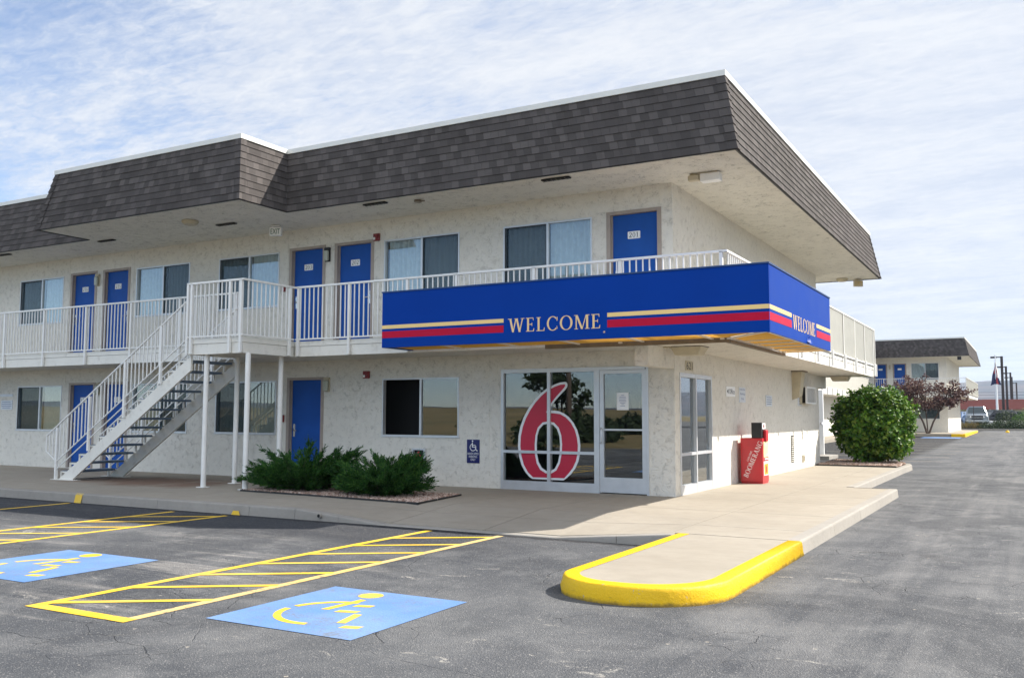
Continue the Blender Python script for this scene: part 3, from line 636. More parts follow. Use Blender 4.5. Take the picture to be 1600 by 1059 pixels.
# interior of the office and dark liners behind the other openings
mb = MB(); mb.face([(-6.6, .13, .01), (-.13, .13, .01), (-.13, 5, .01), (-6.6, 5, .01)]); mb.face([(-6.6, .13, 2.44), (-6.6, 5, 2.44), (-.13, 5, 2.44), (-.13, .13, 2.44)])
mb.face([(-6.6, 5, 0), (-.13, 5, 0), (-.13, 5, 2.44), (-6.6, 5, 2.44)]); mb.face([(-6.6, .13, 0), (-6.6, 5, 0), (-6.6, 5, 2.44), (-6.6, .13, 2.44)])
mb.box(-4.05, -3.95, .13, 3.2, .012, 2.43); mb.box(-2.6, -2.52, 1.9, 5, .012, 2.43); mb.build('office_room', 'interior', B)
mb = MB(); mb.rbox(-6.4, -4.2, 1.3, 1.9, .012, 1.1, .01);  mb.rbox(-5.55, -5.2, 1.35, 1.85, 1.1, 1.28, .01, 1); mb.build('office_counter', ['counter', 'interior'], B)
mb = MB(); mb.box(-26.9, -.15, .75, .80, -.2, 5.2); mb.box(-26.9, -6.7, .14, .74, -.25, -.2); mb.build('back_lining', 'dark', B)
for v in list(mb.v): pass

def window(x0, x1, z0, z1, upper, screen_left, cur, parent, split=.51):
    W, H = x1 - x0, z1 - z0; mb = MB(); t = .028; xm = W * split
    mb.box(0, W, -.012, .07, 0, t); mb.box(0, W, -.012, .07, H - t, H); mb.box(0, t, -.0115, .0695, t, H - t); mb.box(W - t, W, -.0115, .0695, t, H - t)
    mb.box(xm - .022, xm + .022, -.006, .06, t, H - t); mb.box(-.02, W + .02, -.022, 0, -.018, .002)
    f = mb.build('window', 'alu', parent, Vector((x0, 0, z0)) - Vector(parent.location)); out = [f]
    for k, (a, b) in enumerate(((t, xm - .022), (xm + .022, W - t))):
        mb = MB(); y = .045 if k == 0 else .025; mb.face([(a, y, t), (b, y, t), (b, y, H - t), (a, y, H - t)])
        if not (cur is None and k == 0): mb.build('pane', 'glass', f, (0, 0, 0))     # the office window stands open on its left
        if cur:
            mb = MB(); n = int((b - a) / .018); amp = .04 if cur != 'blind' else .010; per = .115 if cur != 'blind' else .075; V = []; F = []; ph = random.random() * 6; nz = 5
            for i in range(n + 1):
                x = a + (b - a) * i / n
                for j in range(nz + 1):
                    zz = .0 + H * j / nz; am = amp * (.75 + .5 * noise.noise((x * 5, j * .3, x0)))
                    yy = .115 + (am * math.sin(x / per * 6.283 + ph + 1.6 * noise.noise((x * 3, j * .12, x0 + 4)))) if cur != 'blind' else .11 + amp * ((x / per) % 1.0)
                    V.append((x, yy, zz))
            for i in range(n):
                for j in range(nz): F.append((i * (nz + 1) + j, (i + 1) * (nz + 1) + j, (i + 1) * (nz + 1) + j + 1, i * (nz + 1) + j + 1))
            mb.mesh(V, F, 0, cur != 'blind'); mb.build('curtain', {'cloth': 'curtain', 'dim': 'curtaindim', 'blind': 'blind'}[cur], f, (0, 0, 0))
    if screen_left is not None:
        a, b = ((t, xm - .022), (xm + .022, W - t))[0 if screen_left else 1]
        mb = MB(); mb.face([(a, .006, t), (b, .006, t), (b, .006, H - t), (a, .006, H - t)], 0)
        for q in (a, b - .018): mb.box(q, q + .018, -.004, .005, t, H - t, 1)
        for q in (t, H - t - .018): mb.box(a + .018, b - .018, -.004, .005, q, q + .018, 1)
        mb.build('insect_screen', ['screen', 'aludark'], f, (0, 0, 0))
    return f
for (a, b), s in zip(upper_w, (True, False, True, False, True)): window(a, b, *WU, True, s, 'cloth', B)
for (a, b), s, c in zip(lower_w, (True, False, True, None), ('blind', 'dim', 'blind', None)): window(a, b, *WL, False, s, c, B)

def door(x0, x1, z0, z1, num, hinge_right, parent, plate=True):
    W, H = x1 - x0, z1 - z0; mb = MB(); t = .075
    o = Vector((x0, 0, z0)) - Vector(parent.location)
    mb.rbox(t, W - t, .075, .115, .004, H - t * .75, .004); d = mb.build('door', 'blue', parent, o)
    mb = MB(); mb.box(0, t, -.012, .119, 0, H); mb.box(W - t, W, -.012, .119, 0, H); mb.box(t, W - t, -.0115, .1185, H - t * .72, H)
    mb.box(t, t + .018, .05, .0745, 0, H - t * .72); mb.box(W - t - .018, W - t, .05, .0745, 0, H - t * .72)
    mb.build('door_frame', 'taupe', d, (0, 0, 0))
    mb = MB(); hx = t + .085 if hinge_right else W - t - .085; sg = 1 if hinge_right else -1
    mb.rbox(hx - .028, hx + .028, .062, .0745, .86, 1.13, .006); mb.tube([(hx, .07, 1.0), (hx, .025, 1.0), (hx + sg * .11, .022, .995)], .011, 8); mb.rbox(hx - .02, hx + .02, .05, .062, 1.05, 1.10, .004)
    mb.build('handle', 'steel', d, (0, 0, 0))
    if plate:
        mb = MB(); cx = W / 2 - .02; zc = H - .43; mb.rbox(cx - .115, cx + .115, .066, .0745, zc - .065, zc + .065, .012)
        serif_text(mb, num, (cx - .088, .0655, zc - .042), XU, ZU, FRONT, .088, .176, 1, .001, .1); mb.build('number_plate', ['white', 'black'], d, (0, 0, 0))
    return d
for (a, b), n_, h in zip(upper_d, ('216', '215', '203', '202', '201'), (1, 0, 1, 0, 1)): door(a, b, 2.75, 4.92, n_, h, B)
for (a, b), n_, h in zip(lower_d, ('113', '112', ''), (1, 0, 1)): door(a, b, .02, 2.13, n_, h, B, bool(n_))

# storefront, glass door, corner window
mb = MB(); x0, x1 = -3.36, -1.42; f_ = [(x0, x0 + .055), (-2.40, -2.34), (x1 - .055, x1)]
for a, b in f_: mb.box(a, b, -.015, .085, 0, 2.19)
for z0_, z1_ in ((.0, .16), (.66, .71), (2.12, 2.19)):
    for a, b in ((x0 + .055, -2.40), (-2.34, x1 - .055)): mb.box(a, b, -.012, .08, z0_, z1_)
st = mb.build('storefront', 'alu', B)
for a, b in ((x0 + .055, -2.40), (-2.34, x1 - .055)):
    for c, d in ((.16, .66), (.71, 2.12)):
        mb = MB(); mb.face([(a, .035, c), (b, .035, c), (b, .035, d), (a, .035, d)]); mb.build('pane', 'glass', st, (0, 0, 0))
# the big numeral decal behind the glass
def Q(px, py):   # traced outline: 4x zoom of the pane -> metres on the glass
    x = lerp(-3.35, -1.42, (px - 175) / 600.); zt = lerp(2.185, 2.187, (px - 175) / 600.); zb = .105; ytop = 152 - (px - 175) * .018; ybot = 880 + (px - 175) * .045
    return (x, lerp(zb + .02, zt, (ybot - py) / (ybot - ytop)))
outer = [(578, 233), (588, 240), (592, 252), (589, 268), (580, 283), (560, 305), (535, 332), (515, 356), (498, 382), (484, 408), (474, 422), (490, 420), (510, 420), (540, 425), (570, 439), (600, 463), (628, 500), (650, 545), (663, 595), (669, 645), (667, 700), (657, 750), (638, 795), (612, 832), (580, 862), (565, 872), (370, 862), (352, 850), (325, 818), (300, 772), (284, 715), (277, 650), (280, 585), (293, 520), (315, 460), (345, 405), (380, 355), (420, 310), (465, 273), (510, 250), (545, 237)]
hole = [(472, 505), (440, 512), (415, 540), (402, 585), (398, 640), (400, 700), (410, 752), (430, 790), (458, 810), (485, 812), (512, 795), (532, 755), (542, 700), (545, 640), (540, 585), (525, 540), (500, 512)]
inner_o = [(575, 249), (578, 258), (572, 270), (545, 302), (515, 337), (492, 368), (474, 398), (458, 432), (470, 437), (505, 437), (545, 443), (580, 464), (612, 500), (635, 545), (648, 595), (654, 645), (652, 700), (642, 748), (623, 792), (595, 830), (570, 858), (375, 852), (342, 818), (316, 770), (300, 712), (293, 650), (296, 588), (309, 525), (330, 468), (358, 415), (392, 365), (430, 322), (472, 287), (512, 265), (548, 252)]
inner_h = [(472, 490), (435, 497), (405, 530), (390, 580), (385, 640), (387, 705), (398, 762), (420, 803), (455, 826), (490, 828), (522, 808), (544, 762), (555, 702), (558, 640), (553, 580), (537, 530), (508, 498)]
mb = MB(); filled([[Q(*p) for p in outer], [Q(*p) for p in hole]], .0, (0, .031, 0), XU, ZU, FRONT, mb, 0)
filled([[Q(*p) for p in inner_o], [Q(*p) for p in inner_h]], .0, (0, .028, 0), XU, ZU, FRONT, mb, 1)
mb.build('numeral_decal', ['signsix_white', 'signsix_red'], st, (0, 0, 0))
mb = MB(); x0, x1 = -1.418, -.46
mb.box(x0, x0 + .045, -.02, .085, 0, 2.19); mb.box(x1 - .04, x1, -.02, .085, 0, 2.19); mb.box(x0 + .045, x1 - .04, -.018, .08, 2.135, 2.19)
a, b = x0 + .05, x1 - .045; mb.box(a, a + .075, -.01, .05, .02, 2.13); mb.box(b - .075, b, -.01, .05, .02, 2.13); mb.box(a + .075, b - .075, -.0095, .0495, .02, .28); mb.box(a + .075, b - .075, -.0095, .0495, 2.07, 2.13)
mb.box(a + .075, b - .075, -.004, .03, 1.085, 1.115)
gd = mb.build('glass_door', 'alu', B)
mb = MB(); mb.face([(a + .075, .02, .28), (b - .075, .02, .28), (b - .075, .02, 2.07), (a + .075, .02, 2.07)]); mb.build('pane', 'glass', gd, (0, 0, 0))
mb = MB(); mb.tube([(a + .04, -.01, 1.12), (a + .04, -.06, 1.12), (a + .055, -.075, 1.09), (a + .055, -.075, .90), (a + .04, -.06, .87), (a + .04, -.01, .87)], .013, 8); mb.build('handle', 'alu', gd, (0, 0, 0))
mb = MB(); mb.tube([(x1 - .05, -.024, 2.15), (x1 - .05, -.02, 2.15)], .012, 8); mb.build('lock_cylinder', 'black', gd, (0, 0, 0))
mb = MB(); mb.face([(-1.055, .017, 1.44), (-.835, .017, 1.44), (-.835, .017, 1.74), (-1.055, .017, 1.74)])
for k, w in enumerate((.06, .12, .14, .13, .14, .10, .05, .09)): mb.face([(-.945 - w / 2, .0155, 1.69 - k * .026), (-.945 + w / 2, .0155, 1.69 - k * .026), (-.945 + w / 2, .0155, 1.697 - k * .026), (-.945 - w / 2, .0155, 1.697 - k * .026)], 1)
tag(mb.build('paper_notice', ['white', 'inkblue']), 'white typed paper notice taped inside the glass office door', 'notice')
mb = MB(); y0, y1 = .25, 2.05
for p, q in ((y0, y0 + .05), (1.10, 1.15), (y1 - .05, y1)): mb.box(-.09, .012, p, q, 0, 2.08)
for p, q in ((y0 + .05, 1.10), (1.15, y1 - .05)):
    for c, d in ((0, .16), (.66, .71), (2.01, 2.08)): mb.box(-.085, .009, p, q, c, d)
sw = mb.build('corner_window', 'alu', B)
for p, q in ((y0 + .05, 1.10), (1.15, y1 - .05)):
    for c, d in ((.16, .66), (.71, 2.01)):
        mb = MB(); mb.face([(-.045, p, c), (-.045, q, c), (-.045, q, d), (-.045, p, d)]); mb.build('pane', 'glass', sw, (0, 0, 0))

# roof: shingled mansard in nine courses, white trim, soffit
path = [(-28.4, -1.48), (-13.42, -1.48), (-13.42, -2.73), (-7.38, -2.73), (-7.38, -1.48), (1.53, -1.48), (1.53, 13.5), (-28.4, 13.5)]
def inset(P, s):
    out = []; n = len(P)
    for i in range(n):
        a, b, c = Vector(P[i - 1]), Vector(P[i]), Vector(P[(i + 1) % n]); d1 = (b - a).normalized(); d2 = (c - b).normalized()
        n1, n2 = Vector((-d1.y, d1.x)), Vector((-d2.y, d2.x)); k = (n1 + n2); k = k / max(.2, k.dot(n1)); out.append((b.x + k.x * s, b.y + k.y * s))
    return out
def mansard(P, ze, zt, S, NC, parent, hips, closed=True, dz=0.):
    mb = MB(); N = len(P); rowh = (zt - ze) / NC; edges = range(N if closed else N - 1)
    for c in range(NC):
        lo = inset(P, S * c / NC - .016); hi = inset(P, S * (c + 1) / NC - .002); ba = inset(P, S * c / NC - .001)
        z0, z1 = ze + rowh * c, ze + rowh * (c + 1) + .004
        for i in edges:
            j = (i + 1) % N; Lg = math.dist(P[i], P[j]); steps = max(1, int(Lg / 1.0)); u0 = i * 37.7
            for k in range(steps):
                t0, t1 = k / steps, (k + 1) / steps
                A = lambda R, t: (lerp(R[i][0], R[j][0], t), lerp(R[i][1], R[j][1], t))
                jit = lambda t, c=c, i=i: .005 * noise.noise((t * Lg * 1.7, c * 3.3, i * 9.1))
                p0, p1, q0, q1, r0, r1 = A(lo, t0), A(lo, t1), A(hi, t0), A(hi, t1), A(ba, t0), A(ba, t1)
                mb.face([(*p0, z0 + jit(t0)), (*p1, z0 + jit(t1)), (*q1, z1), (*q0, z1)], 0, [(u0 + t0 * Lg, c + .05), (u0 + t1 * Lg, c + .05), (u0 + t1 * Lg, c + .95), (u0 + t0 * Lg, c + .95)])
                mb.face([(*r0, z0), (*r1, z0), (*p1, z0 + jit(t1)), (*p0, z0 + jit(t0))], 0, [(0, c + .5)] * 4)
        for hI in hips:
            for sgn in (-1, 1):
                nb = Vector(P[(hI + sgn) % N]) - Vector(P[hI]); d = nb.normalized() * .15
                l2 = inset(P, S * c / NC - .032); h2 = inset(P, S * (c + 1) / NC - .016); a, b = Vector(l2[hI]), Vector(h2[hI])
                pts = [(*a, z0), (*(a + d), z0), (*(b + d), z1), (*b, z1)]; uv = [(hI * 5 + .03, c * 1.0 + 20.1), (hI * 5 + .16, c + 20.1), (hI * 5 + .16, c + 20.9), (hI * 5 + .03, c + 20.9)]
                if sgn > 0: mb.face(pts, 0, uv)
                else: mb.face(pts[::-1], 0, uv[::-1])
                l3 = Vector(inset(P, S * c / NC)[hI]); mb.face([(*l3, z0), (*(l3 + d), z0), (*(a + d), z0), (*a, z0)], 0, [(0, 20.5)] * 4)
    roof = mb.build('roof', 'shingle', parent)
    mb = MB(); o_, i_ = inset(P, S - .035), inset(P, S + .16)
    for i in edges:
        j = (i + 1) % N; mb.face([(*o_[i], zt - .012), (*o_[j], zt - .012), (*o_[j], zt + .078), (*o_[i], zt + .078)]); mb.face([(*o_[i], zt + .078), (*o_[j], zt + .078), (*i_[j], zt + .078), (*i_[i], zt + .078)])
        mb.face([(*o_[j], zt - .012), (*o_[i], zt - .012), (*i_[i], zt - .012), (*i_[j], zt - .012)])
    mb.build('roof_trim', 'trim', roof, (0, 0, 0))
    mb = MB(); mb.face([(*p, zt + .02) for p in inset(P, S + .1)]); mb.build('flat_top', 'kerb', roof, (0, 0, 0))
    mb = MB(); e = inset(P, .012); mb.face([(*p, ze + .005) for p in e[::-1]]); e2 = inset(P, .004); e3 = inset(P, .03)
    for i in edges:
        j = (i + 1) % N; mb.face([(*e2[j], ze - .012), (*e2[i], ze - .012), (*e3[i], ze - .012), (*e3[j], ze - .012)], 1); mb.face([(*e2[i], ze - .012), (*e2[j], ze - .012), (*e2[j], ze + .01), (*e2[i], ze + .01)], 1)
        mb.face([(*e3[j], ze - .012), (*e3[i], ze - .012), (*e3[i], ze + .004), (*e3[j], ze + .004)], 1)
    mb.build('soffit', ['soffit', 'edging'], parent)
mansard(path, 5.31, 6.56, .25, 9, B, (2, 3, 5, 6))

# balcony slab, fascia boards, landing, posts
mb = MB(); mb.box(-27, 1.255, -1.34, 0, 2.472, 2.74); mb.box(.001, 1.255, .001, 13.34, 2.471, 2.739); mb.box(-27, 0, 12.002, 13.34, 2.472, 2.74); mb.box(-8.56, -7.24, -2.69, -1.341, 2.474, 2.738)
mb.build('balcony_floor', 'soffit', B)
mb = MB()
def fascia(mb, a, b, out):   # two stacked boards and a drip strip on an outer face; out = unit normal
    a, b, o = Vector(a), Vector(b), Vector(out)
    d = (b - a).normalized()
    for z0, z1, th in ((2.462, 2.655, .030), (2.660, 2.752, .042)):
        mb.bar(a + o * th / 2 + ZU * (z0 + z1) / 2, b + o * th / 2 + ZU * (z0 + z1) / 2, th, z1 - z0)
fascia(mb, (-27, -1.341, 0), (-8.62, -1.341, 0), FRONT); fascia(mb, (-7.19, -1.341, 0), (1.297, -1.341, 0), FRONT)
fascia(mb, (1.256, -1.34, 0), (1.256, 13.34, 0), RIGHT); fascia(mb, (-8.602, -2.691, 0), (-7.198, -2.691, 0), FRONT)
fascia(mb, (-7.239, -2.690, 0), (-7.239, -1.384, 0), RIGHT); fascia(mb, (-8.561, -1.384, 0), (-8.561, -2.690, 0), -XU)
mb.build('fascia', 'cream', B)
for x, y, lab in ((-8.24, -2.60, 1), (-7.16, -2.62, 1), (-8.46, -1.62, 1), (-7.42, -1.50, 1)):
    mb = MB(); mb.tube([(x, y, .0), (x, y, 2.473)], .048, 16); mb.rbox(x - .09, x + .09, y - .09, y + .09, .001, .014, .004); mb.build('support_post', 'rail', B)

# ------------------------------------------------------------------ railings
mbb = MB(); mbb.box(-.009, .009, -.009, .009, 0, 1.0); BAL = mbb  # unit baluster
def unit(name, mb): 
    me = bpy.data.meshes.new(name); me.from_pydata(mb.v, [], mb.f); me.materials.append(M['rail']); return me
bal_me = unit('baluster', BAL); mbp = MB(); mbp.box(-.025, .025, -.025, .025, 0, 1.32); mbp.box(-.03, .03, -.026, .026, -.002, .02); post_me = unit('post', mbp)
def railing(name, label, pts, posts, ztop=3.80, zbot=2.79, gap=.11, group='white steel balcony railings'):
    t = thing(name, (*pts[0], 2.47), label, 'railing', group); L0 = Vector(t.location)
    mb = MB(); mc = MB()
    for i in range(len(pts) - 1):
        a, b = Vector((*pts[i], 0)), Vector((*pts[i + 1], 0)); d = (b - a).normalized() * .0245
        mb.bar(a - d + ZU * ztop, b + d + ZU * ztop, .05, .034); mc.bar(a + ZU * zbot, b + ZU * zbot, .032, .026)
        Lg = (b - a).length; n = int(round(Lg / gap))
        for k in range(1, n):
            p = a.lerp(b, k / n)
            if any((p.x - q[0]) ** 2 + (p.y - q[1]) ** 2 < .0016 for q in posts): continue
            o = link('baluster', bal_me, t, Vector((p.x, p.y, zbot + .012)) - L0); o.scale = (1, 1, ztop - zbot - .028)
    mb.build('top_rail', 'rail', t); mc.build('bottom_rail', 'rail', t)
    for q in posts: link('post', post_me, t, Vector((q[0], q[1], 2.475)) - L0)
    return t
YR = -1.412
railing('balcony_railing', 'long white balcony railing left of the staircase in front of doors 216 and 215', [(-21.2, YR), (-8.72, YR)], [(-21.1 + 1.53 * k, YR) for k in range(8)] + [(-8.74, YR)])
railing('balcony_railing', 'white railing boxing in the stair landing over the round posts', [(-8.60, -2.762), (-7.166, -2.762), (-7.166, -1.44)], [(-8.60, -2.762), (-8.50, -2.762), (-7.50, -2.762), (-7.22, -2.762), (-7.166, -1.56)])
railing('balcony_railing', 'white balcony railing right of the landing passing behind the blue sign', [(-7.14, YR), (1.322, YR), (1.322, 2.3)], [(-7.08, YR), (-5.83, YR), (-4.5, YR), (-3.45, YR), (-1.92, YR), (-.38, YR), (1.25, YR), (1.322, .6)])
t = thing('railing_panel', (1.32, 2.4, 2.47), 'cream ribbed metal balustrade panel along the balcony end beyond the blue sign', 'railing')
mb = MB(); y = 2.34; V = []; zz0, zz1 = 2.80, 3.80
prof = []
while y < 13.36:
    for dy, dx in ((0, 0), (.05, 0), (.062, .012), (.082, .012), (.094, 0)): prof.append((y + dy, dx))
    y += .11
for k in range(len(prof) - 1): mb.face([(1.31 + prof[k][1], prof[k][0], zz0), (1.31 + prof[k + 1][1], prof[k + 1][0], zz0), (1.31 + prof[k + 1][1], prof[k + 1][0], zz1), (1.31 + prof[k][1], prof[k][0], zz1)])
mb.box(1.285, 1.295, 2.34, 13.4, zz0 + .02, zz1 - .02); mb.build('ribbed_sheet', 'panel', t)
mb = MB(); mb.box(1.28, 1.335, 2.34, 13.44, 3.801, 3.83); mb.box(1.28, 1.335, 2.34, 13.44, 2.77, 2.799); mb.build('top_rail', 'rail', t)
for k, y in enumerate((2.05, 3.58, 5.18, 6.76, 8.34, 9.95, 11.52, 13.1, 13.40)):
    mb = MB(); mb.box(1.326, 1.374, y - .035, y + .035, 2.475, 2.83); mb.build('bracket', 'rail', t)
    if k > 3: mb = MB(); mb.box(1.327, 1.339, y - .02, y + .02, 2.84, 3.82); mb.build('seam_strip', 'rail', t)

# ------------------------------------------------------------------ staircase
t = thing('staircase', (-10.4, -2.1, 0), 'open-riser steel staircase with cream stringers climbing to the landing', 'staircase'); L0 = Vector(t.location)
RI, RU, X0 = 2.745 / 15, .285, -12.40
slope = RI / RU
for y in (-2.665, -1.46):
    mb = MB(); a = (-12.36, 0.012); top = -8.565; hgt = .285
    prof = [(-12.36, .012), (-11.93, .012), (top, (top + 11.93) * slope + .012), (top, min(2.735, (top + 12.36) * slope + .012))]
    A = [(x, y - .022, z) for x, z in prof]; Bq = [(x, y + .022, z) for x, z in prof]
    mb.face(A); mb.face(Bq[::-1])
    for k in range(4): mb.face([A[(k + 1) % 4], A[k], Bq[k], Bq[(k + 1) % 4]])
    mb.rbox(-12.55, -11.80, y - .09, y + .09, .001, .012, .004)
    mb.build('stringer', 'cream', t)
for k in range(1, 15):
    x = X0 + RU * (k - 1); z = RI * k; mb = MB(); mb.rbox(x, x + .29, -2.60, -1.53, z - .045, z, .006)
    for y in (-2.625, -1.505): mb.box(x + .02, x + .055, y - .015, y + .015, z - RI * .95, z - .046, 1); mb.box(x + .02, x + .27, y - .0155, y + .0155, z - .045, z - .012, 1)
    mb.build('tread', ['tread', 'cream'], t)
def stair_rail(y):
    zr = lambda x: (x + 12.40) * slope * 1.0
    mb = MB(); x1 = -8.62
    mb.tube([(-12.76, y, .90), (-12.72, y, .92), (x1, y, zr(x1) + 1.10)], .019, 8); mb.tube([(-12.76, y, .90), (-12.77, y, .58), (-12.42, y, .37)], .015, 8)
    mb.build('handrail', 'rail', t); mb = MB()
    mb.tube([(-12.42, y, zr(-12.42) + .38), (x1, y, zr(x1) + .36)], .014, 8); mb.tube([(-12.42, y, zr(-12.42) + .22), (x1, y, zr(x1) + .20)], .013, 8); mb.build('lower_rail', 'rail', t)
    for x in (-12.42, -11.42, -10.38, -9.36):
        mb = MB(); b = max(.0, zr(x) - .02) if x > -12.3 else .0; mb.box(x - .024, x + .024, y - .0245, y + .0245, b, zr(x) + 1.08); mb.build('post', 'rail', t)
    x = -12.66
    while x < x1 - .05:
        if not any(abs(x - q) < .05 for q in (-12.42, -11.42, -10.38, -9.36)):
            zb = zr(x) + .375 if x > -12.42 else lerp(.58, .37, (x + 12.77) / .35); zt = zr(x) + 1.09 if x > -12.5 else .93 + (x + 12.72) * slope
            o = link('baluster', bal_me, t, Vector((x, y, zb)) - L0); o.scale = (1, 1, zt - zb)
        x += .112
stair_rail(-2.715); stair_rail(-1.435)

# ------------------------------------------------------------------ WELCOME sign
S = thing('welcome_sign', (-1.1, -2.25, 2.49), 'long blue WELCOME sign band wrapped round the balcony corner', 'sign')
sx0, sx1, sy0, sy1, sz0, sz1 = -4.42, 2.15, -2.25, 2.12, 2.487, 3.425
mb = MB(); mb.box(sx0, sx1, sy0, sy0 + .06, sz0, sz1); mb.build('front_panel', 'signblue', S)
mb = MB(); mb.box(sx1 - .06, sx1 + .001, sy0 + .0605, sy1, sz0 + .001, sz1); mb.build('side_panel', 'signblue', S)
mb = MB(); mb.box(sx0 - .01, sx1 + .014, sy0 - .014, sy0 + .09, sz1 + .001, sz1 + .022); mb.box(sx1 - .09, sx1 + .014, sy0 + .0905, sy1 + .01, sz1 + .001, sz1 + .0215); mb.box(sx0 - .01, sx0 + .05, sy0 + .061, -1.40, sz0, sz1)
mb.build('cap', 'signcap', S)
mb = MB(); mb.box(sx1 - .0, sx1 + .005, sy0 - .004, sy0 + .012, sz0 + .002, sz1 - .002); mb.build('corner_strip', 'signblue', S)
e = .003
def stripe(mb, a, b, z0, z1, side, mi=0):
    if not side: mb.face([(a, sy0 - e, z0), (b, sy0 - e, z0), (b, sy0 - e, z1), (a, sy0 - e, z1)], mi)
    else: mb.face([(sx1 + .001 + e, a, z0), (sx1 + .001 + e, b, z0), (sx1 + .001 + e, b, z1), (sx1 + .001 + e, a, z1)], mi)
zy0, zy1, zr0, zr1 = 2.806, 2.868, 2.650, 2.762
for nm, mt, q0, q1 in (('yellow_stripe', 'signyel', zy0, zy1), ('red_stripe', 'signred', zr0, zr1)):
    for a, b, sd in ((sx0, -2.02, 0), (-.24, sx1, 0), (sy0, -.91, 1), (.91, sy1, 1)): mb = MB(); stripe(mb, a, b, q0, q1, sd); mb.build(nm, mt, S)
mb = MB(); serif_text(mb, 'WELCOME', (-1.94, sy0, 2.645), XU, ZU, FRONT, .215, 1.60, 0, .003); mb.build('lettering', 'signlet', S)
mb = MB(); serif_text(mb, 'WELCOME', (sx1 + .001, -.83, 2.645), YU, ZU, RIGHT, .215, 1.62, 0, .003); mb.build('lettering', 'signlet', S)
mb = MB(); place(mb, ring(0, 0, .016, .016, .004, .004, 0, 360, 14) + [rect(-.006, .006, -.008, .008)], (-.29, sy0, 2.585), XU, ZU, FRONT, 1, 1, 0, .003); mb.build('small_mark', 'signlet', S)
# amber panels under the band, pale bars, aged trim against the slab
fy0, fy1 = sy0 + .065, -1.41
cuts = [sx0 + .055, -3.3, -2.2, -1.1, 0., 1.1]
for i in range(len(cuts)):
    a = cuts[i]; b = cuts[i + 1] if i + 1 < len(cuts) else None; mb = MB()
    if b is not None: mb.face([(a + .02, fy0, 2.512), (a + .02, fy1, 2.500), (b - .02, fy1, 2.500), (b - .02, fy0, 2.512)])
    else: mb.face([(a + .02, fy0, 2.512), (a + .02, fy1, 2.500), (1.30, fy1, 2.500), (2.07, fy0, 2.512)])
    mb.build('amber_panel', 'amber', S)
fx0, fx1 = 1.385, sx1 - .065; yc = [-1.41, -.75, -.1, .55, 1.2, 1.75, sy1]
for i in range(6):
    a, b = yc[i], yc[i + 1]; mb = MB()
    if i == 0: mb.face([(fx0, -1.36, 2.500), (fx0, b - .015, 2.500), (fx1, b - .015, 2.512), (fx1, sy0 + .12, 2.512)][::-1])
    else: mb.face([(fx0, a + .015, 2.500), (fx0, b - .015, 2.500), (fx1, b - .015, 2.512), (fx1, a + .015, 2.512)][::-1])
    mb.build('amber_panel', 'amber', S)
BARS = [((c, fy0, 2.502), (c, fy1, 2.490), .035) for c in cuts[1:]] + [((fx0, c, 2.490), (fx1, c, 2.502), .03) for c in yc[1:]]
BARS += [((1.33, -1.39, 2.486), (2.09, -2.19, 2.498), .045), ((fx1 + .02, -2.1, 2.497), (fx1 + .02, sy1, 2.497), .03), ((fx0 - .015, -1.30, 2.487), (fx0 - .015, sy1, 2.487), .03)]
for p, q, wd in BARS: mb = MB(); mb.bar(p, q, wd, .02); mb.build('panel_bar', 'cream', S)
mb = MB(); mb.box(sx0 + 2.7, 1.36, -1.405, -1.386, 2.43, 2.52); mb.box(1.30, 1.372, -1.40, 2.10, 2.425, 2.468); mb.build('edge_trim', 'wood', S)
mb = MB(); y, z = .26, 2.545
mb.mesh([(2.153, y - .12, z - .02), (2.153, y + .12, z - .02), (2.21, y + .07, z - .05), (2.21, y - .08, z - .055), (2.153, y - .08, z + .03), (2.153, y + .08, z + .028), (2.19, y + .03, z), (2.19, y - .04, z + .006)], [(0, 1, 2, 3), (4, 7, 6, 5), (0, 3, 7, 4), (3, 2, 6, 7), (2, 1, 5, 6), (1, 0, 4, 5)])
mb.tube([(2.15, y - .05, z + .02), (2.18, y - .04, z + .05), (2.16, y - .02, z + .07)], .006, 6)
mb.build('broken_lamp_hood', 'signblue', S)

# ------------------------------------------------------------------ fixtures on the building
def wall_lamp(x, z, lens_dark, label):
    t = thing('wall_lamp', (x, 0, z), label, 'wall lamp', 'slim wall lamps between the doors'); mb = MB()
    mb.rbox(x - .07, x + .07, -.06, -.001, z + .09, z + .15, .01); mb.rbox(x - .065, x + .065, -.03, -.001, z - .15, z + .09, .006); mb.build('lamp_body', 'black' if lens_dark else 'beige', t)
    mb = MB(); mb.rbox(x - .058, x + .058, -.10, -.031, z - .14, z + .088, .03); mb.build('lamp_lens', 'lens', t)
wall_lamp(-15.0, 4.68, False, 'beige slim wall lamp between doors 216 and 215'); wall_lamp(-7.58, 4.70, True, 'dark-capped slim wall lamp between doors 203 and 202')
wall_lamp(-7.53, 1.97, False, 'beige slim wall lamp beside the plain lower blue door'); wall_lamp(-14.81, 1.97, False, 'beige slim wall lamp between the lower doors behind the stairs')
def alarm(x, z, label):
    t = thing('fire_alarm', (x, 0, z), label, 'fire alarm', 'red fire alarms on the front wall'); mb = MB(); mb.rbox(x - .075, x + .075, -.055, -.001, z - .075, z + .075, .012); mb.build('alarm_body', 'redalarm', t)
    mb = MB(); mb.rbox(x - .055, x - .01, -.075, -.056, z - .055, z - .005, .006); mb.build('strobe', 'white', t)
    mb = MB(); mb.tube([(x + .03, -.056, z + .02), (x + .03, -.075, z + .02)], .035, 12); mb.build('horn', 'redalarm', t)
alarm(-6.29, 4.95, 'red fire alarm right of door 202 under the roof'); alarm(-6.50, 2.155, 'red fire alarm high on the wall left of the open office window'); alarm(-8.78, 1.265, 'red fire alarm at hand height left of the plain lower door')
